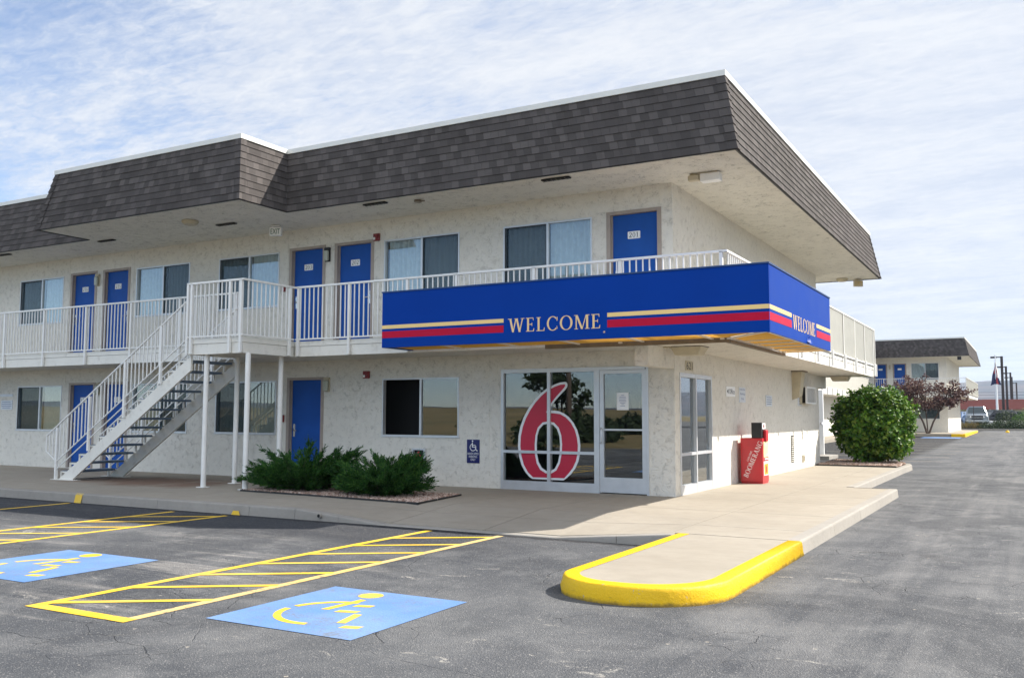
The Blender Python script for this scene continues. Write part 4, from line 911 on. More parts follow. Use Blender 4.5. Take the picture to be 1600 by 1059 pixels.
mb = MB(); mb.rbox(-8.83, -8.75, -.05, -.001, 3.99, 4.13, .01)
tag(mb.build('alarm_pull', 'redalarm'), 'small red alarm pull box on the wall left of door 203', 'alarm pull')
def exit_sign(x, y, yaw, word_mat, face, label):
    t = thing('exit_sign', (x, y, 5.30), label, 'exit sign'); U = Vector((math.cos(yaw), math.sin(yaw), 0)); N = Vector((math.sin(yaw), -math.cos(yaw), 0)); mb = MB()
    c = Vector((x, y, 5.30)); mb.bar(c + U * -.125 - ZU * .125, c + U * .125 - ZU * .125, .09, .17); mb.bar(c - U * .08 - ZU * .014, c + U * .08 - ZU * .014, .12, .026)
    mb.build('sign_case', face, t); mb = MB(); sans_text(mb, 'EXIT', c - U * .10 - ZU * .18 + N * .046, U, ZU, N, .20, .11, 0, .002); mb.build('sign_lettering', word_mat, t)
exit_sign(-8.50, -.60, RAD(22), 'green', 'white', 'white EXIT sign with green letters hanging under the soffit above door 203')
exit_sign(.95, 13.25, RAD(35), 'exityel', 'beige', 'yellowed EXIT sign hanging under the far roof corner')
def puck(x, y, z, r, label, group=None):
    mb = MB(); mb.tube([(x, y, z), (x, y, z - .03), (x, y, z - .08)], [r, r, r * .72], 20); return tag(mb.build('soffit_lamp', 'beige'), label, 'soffit lamp', group)
puck(-9.72, -1.80, 5.305, .17, 'round beige soffit lamp under the projecting roof bay'); puck(.56, 12.95, 5.305, .16, 'round soffit lamp beside the far yellowed exit sign')
for x, lab in ((-13.09, 'dark slot vent in the soffit left of the roof bay lamp'), (-9.29, 'dark slot vent in the soffit between the bay lamp and the exit sign'), (-5.40, 'dark slot vent in the soffit above door 202'), (-1.60, 'dark slot vent in the soffit above the upper window beside door 201'), (-17.0, 'dark slot vent in the soffit at the far left')):
    mb = MB(); mb.box(x - .26, x + .26, -1.28, -1.18, 5.285, 5.305)
    for k in range(6): mb.box(x - .25 + k * .085, x - .24 + k * .085, -1.285, -1.175, 5.282, 5.2845, 1)
    tag(mb.build('soffit_vent', ['dark', 'wood']), lab, 'vent', 'dark slot vents in the soffit')
for x, y in ((-4.55, -1.05),):
    mb = MB(); mb.tube([(x, y, 5.306), (x, y, 5.27)], .07, 14); mb.tube([(x, y, 5.285), (x + .15, y, 5.28)], .012, 6); tag(mb.build('ceiling_plug', 'wood'), 'small round cap with a conduit stub under the soffit', 'conduit cap')
t = thing('floodlight', (.66, -.35, 5.30), 'white and tan twin floodlight under the front roof corner', 'floodlight'); mb = MB(); mb.rbox(.62, .95, -.42, -.24, 5.16, 5.295, .015); mb.build('lamp_case', 'white', t)
mb = MB(); mb.rbox(.42, .60, -.44, -.32, 5.19, 5.28, .015); mb.box(.45, .90, -.40, -.30, 5.291, 5.312); mb.build('mount', 'beige', t)
def ceiling_flood(x, y, label):
    t = thing('floodlight', (x, y, 2.46), label, 'floodlight'); mb = MB(); w, d = .26, .20
    mb.mesh([(x - w, y - d, 2.462), (x + w, y - d, 2.462), (x + w, y + d, 2.462), (x - w, y + d, 2.462), (x - w * .75, y - d * .75, 2.33), (x + w * .75, y - d * .75, 2.33), (x + w * .75, y + d * .75, 2.33), (x - w * .75, y + d * .75, 2.33)], [(0, 1, 5, 4), (1, 2, 6, 5), (2, 3, 7, 6), (3, 0, 4, 7), (7, 6, 5, 4)]); mb.build('lamp_case', 'beige', t)
    mb = MB(); mb.box(x - w - .012, x + w + .012, y - d - .012, y + d + .012, 2.463, 2.4705); mb.build('gasket', 'black', t); return t
t = ceiling_flood(.36, -.28, 'tan floodlight under the balcony above the house number'); mb = MB(); mb.tube([(.12, -.5, 2.46), (-.25, -.5, 2.452)], .012, 6); mb.rbox(-.31, -.24, -.55, -.45, 2.42, 2.47, .008); mb.build('conduit', 'beige', t)
ceiling_flood(.50, 12.6, 'tan floodlight under the far end of the balcony')
# house number
mb = MB(); mb.box(.001, .010, .55, .97, 2.13, 2.30); sans_text(mb, '621', (.010, .60, 2.15), YU, ZU, RIGHT, .32, .13, 1, .004)
tag(mb.build('house_number', ['beige', 'black']), 'black house number 621 on the wall above the corner window', 'house number')
def plate_sign(y0, y1, z0, z1, label, content, N=RIGHT, x=0, mats=('lightgrey', 'inkblue'), group=None):
    mb = MB()
    if N == RIGHT: mb.rbox(.001, .012, y0, y1, z0, z1, .004); O, U = (.012, y0, z0), YU
    else: mb.rbox(y0, y1, -.012, -.001, z0, z1, .004); O, U = (y0, -.012, z0), XU
    O = Vector(O); w, h = y1 - y0, z1 - z0
    for c in content:
        if c[0] == 't': sans_text(mb, c[1], O + U * c[2] * w + ZU * c[3] * h, U, ZU, N, c[4] * w, c[5] * h, 1, .002)
        elif c[0] == 'p': place(mb, c[1], O, U, ZU, N, w, h, 1, .002)
        elif c[0] == 'l':
            for a, b, z in c[1]: place(mb, [rect(a, b, z, z + .05)], O, U, ZU, N, w, h, 1, .002)
    return tag(mb.build('wall_sign', list(mats)), label, 'sign', group)
plate_sign(2.98, 3.60, 1.725, 1.925, 'small white Office sign with a black left arrow on the side wall', [('t', 'Office', .30, .26, .62, .5), ('p', [[(.06, .5), (.22, .24), (.22, .76)]])], mats=('white', 'black'))
plate_sign(3.90, 4.36, 1.62, 1.93, 'tall pale Registration Parking Only sign right of the Office sign', [('t', 'Registration', .06, .78, .88, .14), ('t', 'Parking', .15, .46, .7, .18), ('t', 'Only', .28, .14, .44, .18)])
plate_sign(6.06, 6.62, 1.56, 1.81, 'pale four-line sign midway along the side wall', [('l', [(.12, .85, .78), (.08, .92, .58), (.08, .9, .38), (.14, .84, .18)])])
plate_sign(9.32, 9.78, 1.60, 1.86, 'small pale sign beside the air conditioner', [('l', [(.3, .7, .72), (.25, .75, .45), (.3, .65, .18)])])
plate_sign(-18.80, -18.30, 1.46, 1.71, 'pale four-line sign left of the leftmost lower window', [('l', [(.1, .86, .78), (.06, .94, .58), (.06, .94, .38), (.14, .84, .18)])], N=FRONT)
plate_sign(-18.86, -18.30, 1.805, 1.875, 'narrow pale strip sign above the four-line sign at the left edge', [('l', [(.5, .78, .4)])], N=FRONT)
# handicapped parking sign
t = thing('parking_sign', (-3.96, 0, .67), 'navy wall sign with white wheelchair symbol reading HANDICAPPED PARKING ONLY', 'sign'); mb = MB(); mb.rbox(-4.10, -3.82, -.014, -.001, .45, .89, .006); mb.build('sign_plate', 'navy', t)
mb = MB(); O = (-3.96, -.0145, .745); s = .115
P = [circle(-.10, 1.02, .14)] + ring(0, 0, .62, .62, .12, .12, 105, 395) + [[(-.20, .0), (-.04, 0), (-.02, .80), (-.18, .80)], rect(-.10, .42, .30, .42), [(-.18, -.02), (-.18, .12), (.38, .12), (.38, -.02)], [(.30, .10), (.42, .12), (.72, -.52), (.60, -.56)], rect(.62, .92, -.58, -.47)]
place(mb, P, O, XU, ZU, FRONT, s, s, 0, .002)
for k, wd in enumerate(('HANDICAPPED', 'PARKING', 'ONLY')): w = (.25, .18, .11)[k]; sans_text(mb, wd, (-3.96 - w / 2, -.0145, .605 - k * .055), XU, ZU, FRONT, w, .042, 0, .002)
mb.build('sign_lettering', 'white', t)
# extinguisher cabinet
t = thing('extinguisher_cabinet', (-5.18, 0, .5), 'recessed fire extinguisher cabinet behind the right juniper', 'cabinet'); mb = MB()
for a, b, c, d in ((-5.33, -5.30, .30, .70), (-5.06, -5.03, .30, .70), (-5.30, -5.06, .30, .33), (-5.30, -5.06, .67, .70)): mb.box(a, b, -.06, -.001, c, d)
mb.build('cabinet_frame', 'alu', t); mb = MB(); mb.box(-5.30, -5.06, -.012, -.002, .33, .67); mb.build('cabinet_back', 'black', t)
mb = MB(); mb.tube([(-5.18, -.05, .34), (-5.18, -.05, .56), (-5.18, -.05, .60), (-5.18, -.05, .64)], [.045, .045, .02, .02], 12); mb.build('extinguisher', 'red', t)
# hood, air conditioner, vent, conduit, outlet on the side wall
t = thing('vent_hood', (0, 8.9, 1.75), 'narrow tan sheet-metal hood hanging below the balcony on the side wall', 'vent hood'); mb = MB()
a = [(.001, 8.72, 1.74), (.001, 9.12, 1.80), (.17, 9.12, 1.86), (.17, 8.72, 1.80), (.001, 8.72, 2.465), (.001, 9.12, 2.465), (.25, 9.12, 2.465), (.25, 8.72, 2.465)]
mb.mesh(a, [(0, 3, 7, 4), (1, 5, 6, 2), (3, 2, 6, 7), (0, 1, 2, 3)]); mb.build('hood_body', 'beige', t)
mb = MB(); mb.box(.001, .30, 8.66, 9.18, 2.44, 2.4695); mb.build('hood_flange', 'wood', t)
t = thing('air_conditioner', (.1, 10.1, 1.9), 'boxy through-wall air conditioner near the far end of the side wall', 'air conditioner'); mb = MB(); mb.box(.001, .075, 9.50, 10.72, 1.65, 2.10); mb.build('sleeve', 'beige', t)
mb = MB(); mb.box(.0755, .155, 9.53, 10.69, 1.68, 2.07); mb.build('side_louver', 'dark', t); mb = MB(); mb.box(.156, .160, 9.52, 10.70, 1.68, 2.07, 1)
for z0, z1, y0, y1 in ((1.655, 1.695, 9.50, 10.72), (2.06, 2.10, 9.50, 10.72), (1.695, 2.06, 9.50, 9.56), (1.695, 2.06, 10.66, 10.72)): mb.box(.161, .195, y0, y1, z0, z1)
for k in range(11): y = 9.60 + k * .098; mb.box(.1605, .166, y, y + .042, 1.695, 2.06)
mb.build('grille', ['white', 'dark'], t)
t = thing('wall_vent', (0, 8.63, .5), 'narrow louvred vent low on the sunlit side wall', 'wall vent'); mb = MB()
for k in range(13): z = .22 + k * .048; mb.mesh([(.001, 8.48, z + .028), (.001, 8.78, z + .028), (.028, 8.78, z), (.028, 8.48, z)], [(0, 3, 2, 1), (0, 1, 2, 3)]); 
mb.build('louvre', 'cream', t); mb = MB(); mb.box(.0005, .004, 8.47, 8.79, .2, .86); mb.build('vent_back', 'dark', t)
mb = MB(); mb.tube([(.02, 9.75, .93), (.02, 9.75, .78), (.02, 9.85, .78)], .012, 8); mb.rbox(.001, .03, 9.72, 9.78, .90, 1.0, .004); tag(mb.build('conduit_stub', 'cream'), 'short conduit stub on the side wall at the shadow line', 'conduit')
mb = MB(); mb.rbox(.001, .03, 9.72, 9.90, .16, .34, .006); mb.box(.0305, .034, 9.76, 9.80, .19, .31, 1); mb.box(.0305, .034, 9.83, 9.87, .19, .31, 1); tag(mb.build('wall_outlet', ['beige', 'wood']), 'outdoor power outlet low on the side wall right of the louvred vent', 'outlet')
mb = MB(); mb.rbox(-1.45, -1.20, 18.9, 19.0, .0, 2.25, .01); mb.tube([(-1.28, 18.88, 1.05), (-1.28, 18.83, 1.10), (-1.23, 18.83, 1.12), (-1.21, 18.83, 1.0)], .015, 8, 1)
tag(mb.build('screen_panel', ['white', 'steel']), 'narrow white panel with a bent handle just beyond the side wall', 'panel')
mb = MB(); mb.rbox(-2.2, -.85, 17.9, 19.6, -.25, -.02, .01); tag(mb.build('door_step', 'kerb'), 'pale concrete step behind the round bush', 'step')

# ------------------------------------------------------------------ newspaper box
t = thing('newspaper_box', (.3, 3.9, 0), 'red coin-operated newspaper box lettered BOOMERANG against the side wall', 'newspaper box')
mb = MB(); mb.rbox(.08, .52, 3.66, 4.14, .03, .90, .012); mb.box(.09, .51, 3.68, 4.12, .001, .03); mb.build('box_body', 'red', t)
mb = MB(); mb.rbox(.30, .50, 3.68, 4.02, .901, 1.21, .006); mb.build('coin_box', 'black', t)
mb = MB(); mb.rbox(.501, .508, 3.74, 3.98, 1.08, 1.20, .002); mb.box(.5085, .510, 3.80, 3.90, 1.11, 1.17, 1); mb.build('price_card', ['white', 'redalarm'], t)
mb = MB(); mb.rbox(.501, .56, 3.82, 4.0, .84, 1.06, .012); mb.build('coin_slot', 'red', t)
mb = MB(); mb.rbox(.521, .530, 3.72, 4.08, .52, .83, .003); mb.box(.5305, .532, 3.80, 4.00, .60, .74, 1); mb.build('window_card', ['paper', 'beige'], t)
mb = MB(); mb.rbox(.521, .530, 3.72, 4.08, .16, .44, .003); mb.box(.5305, .532, 3.75, 4.05, .18, .39, 1); mb.box(.5325, .534, 3.86, 3.95, .22, .34, 2); mb.build('poster', ['white', 'orange', 'red'], t)
mb = MB(); mb.rbox(.521, .54, 3.78, 4.02, .47, .50, .004); mb.build('door_handle', 'white', t)
mb = MB(); ang = RAD(66); U = Vector((math.cos(ang), 0, math.sin(ang))); V_ = Vector((-math.sin(ang), 0, math.cos(ang)))
serif_text(mb, 'BOOMERANG', (.218, 3.66, .11), U, V_, FRONT, .095, .78, 0, .002, .06); mb.build('lettering', 'white', t); mb = MB(); serif_text(mb, 'LARAMIE', (.232, 3.66, .44), U, V_, FRONT, .036, .22, 0, .002, .08); mb.build('lettering', 'white', t)

# ------------------------------------------------------------------ planting
def rnd(a, b): return random.uniform(a, b)
def rdir(): 
    while True:
        v = Vector((rnd(-1, 1), rnd(-1, 1), rnd(-1, 1)))
        if .05 < v.length < 1: return v.normalized()
def juniper(name, cx, cy, rx, ry, hgt, label, seed, lobes):
    random.seed(seed); t = thing(name, (cx, cy, 0), label, 'juniper', 'juniper shrubs in the planter'); st = MB(); lf = MB()
    def spray(o, dd, L):        # a feathery plume: tapered twig with two ranks of pointed shoots
        side = dd.cross(rdir()).normalized(); nrm = side.cross(dd); n = 11
        for m_ in range(n):
            s = m_ / (n - 1); q = o + dd * L * s + Vector((0, 0, -.02 * s * s)); sg = 1 if m_ % 2 else -1
            e = q + (dd * .9 + side * sg * rnd(.35, .75) * (1 - .6 * s) + nrm * rnd(-.25, .25)) * rnd(.05, .085) * (1.2 - .55 * s); w = nrm.lerp(side, rnd(.2, 1)).normalized() * rnd(.006, .0105)
            mid = q.lerp(e, .42); lf.face([q, mid - w, e, mid + w])
    for bI in range(155):
        if bI < 105:             # arching boughs gathered into a few upward lobes
            az0, el0, sp_ = lobes[bI % len(lobes)]; az = az0 + rnd(-.55, .55); el = el0 + rnd(-.25, .25); ln = rnd(.72, 1.08)
        else: az = rnd(0, 2 * math.pi); el = rnd(.02, .35); ln = rnd(.6, .92)
        out = Vector((math.cos(az) * rx, math.sin(az) * ry, 0)) * math.cos(el) * ln; up = hgt * 1.25 * math.sin(el) * ln + .10
        p0 = Vector((cx + rnd(-.18, .18) * rx, cy + rnd(-.18, .18) * ry, .02)); N = 9; P = []
        for k in range(N + 1):
            s = k / N; q = p0 + out * (s ** .92) + Vector((0, 0, up * (s ** .78)))
            q += Vector((noise.noise((bI, s * 2, 0)), noise.noise((bI, s * 2, 5)), noise.noise((bI, s * 2, 9)) * .5)) * .07 * s; P.append(q)
        st.tube(P[:7], [.012 * (1 - .11 * k) for k in range(7)], 5, 0, False)
        for k in range(2, N + 1):
            d = (P[k] - P[k - 1]).normalized()
            for _ in range(4):
                o = P[k - 1].lerp(P[k], rnd(0, 1)); dd = (d * rnd(.9, 1.3) + rdir() * .55 + Vector((0, 0, .18))).normalized(); spray(o, dd, rnd(.10, .20) * (1.15 - .35 * k / N))
        spray(P[-1], (P[-1] - P[-2]).normalized() + Vector((0, 0, .1)), .16)
    st.build('stem', 'bark', t); lf.build('foliage', 'juniper', t)
PI = math.pi
juniper('juniper_shrub', -6.08, -2.22, 1.18, .80, .62, 'larger spreading dark green juniper under the plain blue lower door', 11, [(PI, .42, 1), (PI * .85, .75, 1), (-.15, .95, 1), (.05, .55, 1), (-PI * .5, .35, 1), (PI * 1.25, .3, 1), (-.6, .35, 1)])
juniper('juniper_shrub', -4.24, -2.38, .90, .74, .45, 'smaller spreading dark green juniper below the open office window', 23, [(PI, .5, 1), (0., .6, 1), (.3, .95, 1), (PI * .75, .85, 1), (-PI * .5, .4, 1), (-.5, .35, 1)])
def gravel(mb, inside, x0, x1, y0, y1, n, z=.0, s0=.012, s1=.032):
    k = 0
    while k < n:
        x, y = rnd(x0, x1), rnd(y0, y1)
        if not inside(x, y): continue
        k += 1; s = rnd(s0, s1); c = Vector((x, y, z + s * .35)); a = rdir() * s; b = a.cross(rdir()).normalized() * s * rnd(.6, 1); d = a.cross(b).normalized() * s * rnd(.5, .8)
        mb.mesh([c + a, c + b, c - a, c - b, c + d, c - d], [(0, 1, 4), (1, 2, 4), (2, 3, 4), (3, 0, 4), (1, 0, 5), (2, 1, 5), (3, 2, 5), (0, 3, 5)])
def in_poly(P):
    def f(x, y):
        r = False
        for i in range(len(P)):
            (a, b), (c, d) = P[i - 1], P[i]
            if (b > y) != (d > y) and x < (c - a) * (y - b) / (d - b) + a: r = not r
        return r
    return f
bed = [(-7.02, -2.86), (-5.4, -2.97), (-2.94, -3.24), (-3.2, -1.62), (-6.9, -1.62)]
random.seed(3); mb = MB(); mb.face([(x, y, .012) for x, y in bed]); tag(mb.build('planter_bed', 'soil'), 'gravel bed soil under the two junipers', 'bed', kind='structure')
mb = MB(); gravel(mb, in_poly(bed), -7.1, -2.9, -3.3, -1.6, 5200, .014, .012, .03); tag(mb.build('gravel', 'gravel'), 'pale pink gravel round the junipers', 'gravel', kind='stuff')
mb = MB()
for i in range(len(bed)): a, b = bed[i - 1], bed[i]; mb.bar((*a, .006), (*b, .006), .020, .045)
tag(mb.build('bed_edging', 'edging'), 'thin black plastic edging round the juniper gravel bed', 'edging')
bed2 = [(.02, 11.32), (2.07, 11.32), (2.08, 13.2), (1.9, 13.9), (1.3, 14.3), (.0, 14.5)]
mb = MB(); mb.face([(x, y, .01) for x, y in bed2]); tag(mb.build('planter_bed', 'soil'), 'gravel bed soil under the round bush', 'bed', kind='structure')
mb = MB(); gravel(mb, in_poly(bed2), 0, 2.1, 11.3, 14.5, 5200, .015, .015, .042); tag(mb.build('gravel', 'gravel'), 'pink gravel round the round bush', 'gravel', kind='stuff')
mb = MB(); mb.bar((.02, 11.31, .015), (2.06, 11.31, .015), .022, .05); tag(mb.build('bed_edging', 'edging'), 'straight black edging strip in front of the round bush', 'edging')

def leaf(lf, c, d, up, L, W, fold=.25, mi=0):
    d = d.normalized(); s = d.cross(up)
    if s.length < .05: s = d.cross(Vector((1, .3, 0)))
    s.normalize(); n = s.cross(d); tip = c + d * L - n * L * .15; m_ = c + d * L * .45
    l = m_ + s * W + n * W * fold; r_ = m_ - s * W + n * W * fold
    lf.mesh([c, l, tip, r_, m_], [(0, 4, 1), (1, 4, 2), (0, 3, 4), (3, 2, 4)], mi)
random.seed(5); t = thing('round_bush', (1.22, 13.4, 0), 'large clipped round bush with glossy bright green leaves on the gravel bed', 'bush'); lf = MB(); st = MB(); cb = Vector((1.22, 13.4, 1.10)); RB = Vector((1.07, 1.04, 1.03))
for k in range(16):
    az = k * 2.4; d = Vector((math.cos(az) * rnd(.2, .9), math.sin(az) * rnd(.2, .9), rnd(.6, 1.1))); p = Vector((1.22 + rnd(-.12, .12), 13.4 + rnd(-.12, .12), 0)); st.tube([p, p + d * .5 + Vector((0, 0, .1)), p + d * 1.3], [.03, .02, .008], 6, 0, False)
n_ = 0
while n_ < 14500:
    d = rdir(); lump = 1 + .22 * noise.noise(d * 2.1 + Vector((3, 1, 0))) + .12 * noise.noise(d * 4.7) + .05 * noise.noise(d * 11)
    e = Vector((d.x * RB.x, d.y * RB.y, d.z * RB.z)); sq = (abs(d.x) ** 3 + abs(d.y) ** 3 + abs(d.z) ** 3) ** (-1 / 3)   # boxier than a ball
    sh = (rnd(.22, 1.) ** .40); p = cb + e * lump * sh * lerp(1, sq, .38 if d.z > 0 else .5)
    if noise.noise(d * 4.4 + Vector((0, 7, 0))) < -.22 and sh > .74: continue
    if p.z < .05 + .12 * rnd(0, 1): continue
    n_ += 1; leaf(lf, p, (d * .5 + rdir() * .75 + Vector((0, 0, -.25))), d * .8 + rdir() * .55 + Vector((0, 0, .45)), rnd(.08, .155), rnd(.034, .060))
for k in range(110):    # stray shoots
    d = rdir(); d.z = abs(d.z) * 1.2 - .25; d.normalize(); sq = (abs(d.x) ** 3 + abs(d.y) ** 3 + abs(d.z) ** 3) ** (-1 / 3); p = cb + Vector((d.x * RB.x, d.y * RB.y, d.z * RB.z)) * lerp(1, sq, .38) * (1 + .16 * noise.noise(d * 2.1 + Vector((3, 1, 0))) + .12 * noise.noise(d * 4.7))
    g_ = (d + Vector((0, 0, .5)) + rdir() * .4).normalized()
    for q in range(7): leaf(lf, p + g_ * (.025 * q), g_ * .5 + rdir(), d + Vector((0, 0, .5)), rnd(.07, .12), rnd(.028, .045))
st.build('stem', 'bark', t); lf.build('foliage', 'bushleaf', t)

def twiggy_tree(name, x, y, z, W, Ht, label, cat, leafmat, nleaf, seed, trunks, crown_lo=.28, leafL=.16, group=None):
    random.seed(seed); t = thing(name, (x, y, z), label, cat, group); st = MB(); lf = MB(); tips = []
    def grow(p, d, L, r, lev):
        P = [p]; q = p.copy(); dd = d.copy()
        for k in range(3): dd = (dd + rdir() * .16).normalized(); q = q + dd * L / 3; P.append(q)
        st.tube(P, [r, r * .86, r * .74, r * .62], 6 if lev < 2 else 4, 0, False)
        if lev >= 2: tips.extend(P[1:])
        if lev < 4:
            for k in range(3 if lev < 3 else 2):
                a = (dd + rdir() * .75 + Vector((0, 0, .12))).normalized(); grow(P[rnd(0, 1) > .4 and 3 or 2], a, L * rnd(.6, .82), r * .58, lev + 1)
    for d, L, r in trunks: grow(Vector((x + d[0] * .1, y, z)), Vector(d).normalized(), L, r, 0)
    sx = W / 2 / max(1e-3, max(abs(p.x - x) for p in tips))
    for k in range(nleaf):
        p = random.choice(tips); q = p + rdir() * rnd(0, .30)
        leaf(lf, q, rdir() + Vector((0, 0, -.2)), rdir(), rnd(.6, 1.2) * leafL, rnd(.6, 1.1) * leafL * .35)
    st.build('trunk', 'bark', t); lf.build('crown', leafmat, t)
def umbrella_tree(name, x, y, z, label, seed, cx, rx, ry, z0, z1, n):
    random.seed(seed); t = thing(name, (x, y, z), label, 'tree'); st = MB(); lf = MB(); forks = []
    for dx, dy, h, r in ((-.75, 0, 1.75, .075), (.95, .1, 1.85, .07), (-.15, .35, 1.9, .05)):
        P = [Vector((x + dx * .06, y + dy * .06, z)), Vector((x + dx * .35, y + dy * .35, z + h * .42)), Vector((x + dx * .72, y + dy * .72, z + h * .78)), Vector((x + dx, y + dy, z + h))]
        st.tube(P, [r, r * .82, r * .7, r * .6], 7, 0, False); forks += P[2:]
    for k in range(120):
        d = rdir(); q = Vector((cx + d.x * rx, y + d.y * ry, (z0 + z1) / 2 + d.z * (z1 - z0) / 2)) ; q = q.lerp(Vector((cx, y, q.z)), rnd(0, .55)); q.z += .25 * noise.noise((q.x * 1.3, q.y * 1.3, 2)) - .10 * abs(q.x - cx)
        if k % 17 == 0: q.z += .7
        f = min(forks, key=lambda p: (p - q).length + rnd(0, .8)); m_ = f.lerp(q, .5) + Vector((rnd(-.1, .1), rnd(-.1, .1), .14)); st.tube([f, m_, q], [.026, .017, .006], 4, 0, False)
        for j in range(n // 120):
            c = m_.lerp(q, rnd(0, 1.12) ** .7) + rdir() * rnd(.02, .26); leaf(lf, c, rdir() + Vector((0, 0, -.2)), rdir() + Vector((0, 0, .4)), rnd(.11, .22), rnd(.035, .07))
    st.build('trunk', 'bark', t); lf.build('crown', 'plumleaf', t)
umbrella_tree('plum_tree', -.86, 52.2, .17, 'small purple-leaved tree with forked trunk before the far motel block', 12, -.72, 3.15, 2.2, 1.95, 3.95, 4600)
def clump(name, x, y, z, r, h, label, mat_, n, seed, leafL=.12, cat='shrub', group=None, grassy=False):
    random.seed(seed); t = thing(name, (x, y, z), label, cat, group); lf = MB(); st = MB()
    for k in range(9): a = k * .7; st.tube([(x, y, z - .2), (x + math.cos(a) * r * .4, y + math.sin(a) * r * .4, z + h * .6)], [.02, .008], 5, 0, False)
    for k in range(n):
        d = rdir(); d.z = abs(d.z); lump = 1 + .25 * noise.noise(d * 2.2 + Vector((x, y, 0))); p = Vector((x, y, z)) + Vector((d.x * r, d.y * r, d.z * h)) * (rnd(.2, 1) ** .45) * lump
        if grassy: leaf(lf, Vector((x + d.x * r * rnd(0, 1), y + d.y * r * rnd(0, 1), z - .05)), Vector((d.x * .5, d.y * .5, rnd(.8, 1.6))), rdir(), h * rnd(.5, 1.1), .012 + h * .012)
        else: leaf(lf, p, d * .6 + rdir(), d + rdir() * .3, leafL * rnd(.7, 1.3), leafL * .32)
    st.build('stem', 'bark', t); lf.build('foliage', mat_, t)
for i, (x, y, z, r, h, mat_, n, lab, gr) in enumerate((
    (.25, 78.6, .1, .95, .8, 'drygrass', 900, 'dry straw-coloured clump before the silver pickup', True), (1.2, 79.4, .1, .8, .6, 'drygrass', 700, 'low tawny clump right of the straw-coloured clump', True),
    (1.55, 78.6, .05, 1.0, .75, 'shrubleaf', 1500, 'low dark shrub at the foot of the flagpole', False), (2.75, 79.0, .05, 1.1, .95, 'shrubleaf', 1700, 'dark green shrub right of the flagpole', False),
    (4.0, 79.2, .05, 1.2, 1.0, 'shrubleaf', 1800, 'dark green shrub at the right edge of the photo', False), (3.0, 83.0, .2, 1.1, 1.75, 'shrubleaf', 1700, 'taller dark shrub below the black lamp posts', False), (4.5, 82.5, .2, 1.1, 1.70, 'limeleaf', 1700, 'bright green shrub beyond the dark ones at the right edge', False),
    (5.6, 79.6, .05, 1.2, 1.1, 'shrubleaf', 1500, 'dark shrub just past the right edge of the photo', False))):
    clump('dry_grass_clump' if gr else 'shrub', x, y, z, r, h, lab, mat_, n, 40 + i, .13, 'grass clump' if gr else 'shrub', 'shrubs along the far kerb', gr)

# ------------------------------------------------------------------ far motel block and the wing that joins it
ZB = .2
F2 = thing('far_motel_block', (0, 57.4, ZB), 'smaller two-storey motel block at the far end with the same dark mansard', 'motel')
PF2 = lambda u, z, d: (u, 57.4 + d, z + ZB)
PS2 = lambda u, z, d: (-d, u, z + ZB)
d2u = [(-4.85, -3.93), (-3.55, -2.63)]; w2 = (-2.30, -.50)
mb = MB(); wall_with(mb, -12, 0, -.5, 5.315, [(a, b, 2.75, 4.94) for a, b in d2u] + [(*w2, 3.75, 4.93), (-2.3, -.52, .95, 2.0)], PF2, FRONT)
wall_with(mb, 57.4, 70.6, -.5, 5.315, [], PS2, RIGHT); mb.face([(0, 70.6, -.3), (-12, 70.6, -.3), (-12, 70.6, 5.5), (0, 70.6, 5.5)]); mb.build('wall', 'stucco', F2)
mb = MB(); mb.box(-11.9, -.15, 57.9, 57.95, 0, 5.4); mb.build('back_lining', 'dark', F2)
def place_local(fn, off):   # build a part of the far block with the maker used for the near one, then shift it
    o = fn(); o.location = o.location + Vector(off); return o
class P0: location = Vector((0, 0, 0))
def shifted(maker, *a):
    o = maker(*a); o.location = Vector(o.location) + Vector((0, 57.4, ZB)); return o
for (a, b), n_ in zip(d2u, ('', '')):
    d = shifted(door, a, b, 2.75, 4.94, '', 1, F2, False); mb = MB(); W = b - a; mb.rbox(W / 2 - .13, W / 2 + .13, .066, .0745, 1.72, 1.85, .01); mb.build('number_plate', 'white', d, (0, 0, 0))
shifted(window, -2.30, -.50, 3.75, 4.93, True, False, 'cloth', F2); shifted(window, -2.3, -.52, .95, 2.0, False, False, 'dim', F2)
path2 = [(-12, 55.92), (1.55, 55.92), (1.55, 72.1), (-12, 72.1)]
mansard(path2, 5.31 + ZB, 6.56 + ZB, .28, 9, F2, (1, 2), True)
mb = MB(); mb.box(-12, 1.26, 56.06, 57.395, 2.47 + ZB, 2.75 + ZB); mb.box(.001, 1.26, 57.396, 71.9, 2.471 + ZB, 2.749 + ZB); mb.build('balcony_floor', 'cream', F2)
mb = MB(); mb.rbox(.8, 1.05, 56.2, 56.4, 5.05 + ZB, 5.28 + ZB, .01); tag(mb.build('floodlight', 'black'), 'black box floodlight under the far block roof corner', 'floodlight')
mb = MB(); mb.rbox(-3.80, -3.68, 57.28, 57.395, 4.55 + ZB, 4.85 + ZB, .02); tag(mb.build('wall_lamp', 'beige'), 'small wall lamp between the two far blue doors', 'wall lamp')
def far_rail(name, label, pts, posts): 
    t = railing(name, label, pts, posts, 3.80, 2.79, .13); t.location.z += ZB; return t
far_rail('balcony_railing', 'thin grey picket railing on the far motel block front balcony', [(-6, 55.99), (1.32, 55.99)], [(-6, 55.99), (-4.0, 55.99), (-2.2, 55.99), (-.4, 55.99), (1.30, 55.99)])
t = thing('railing_panel', (1.32, 56.1, 2.7), 'cream ribbed balustrade panel on the right side of the far motel block', 'railing'); mb = MB(); y = 56.0
while y < 71.8: mb.box(1.29, 1.31, y, y + .30, 2.98, 3.98); mb.box(1.311, 1.322, y + .05, y + .12, 2.985, 3.975); y += .302
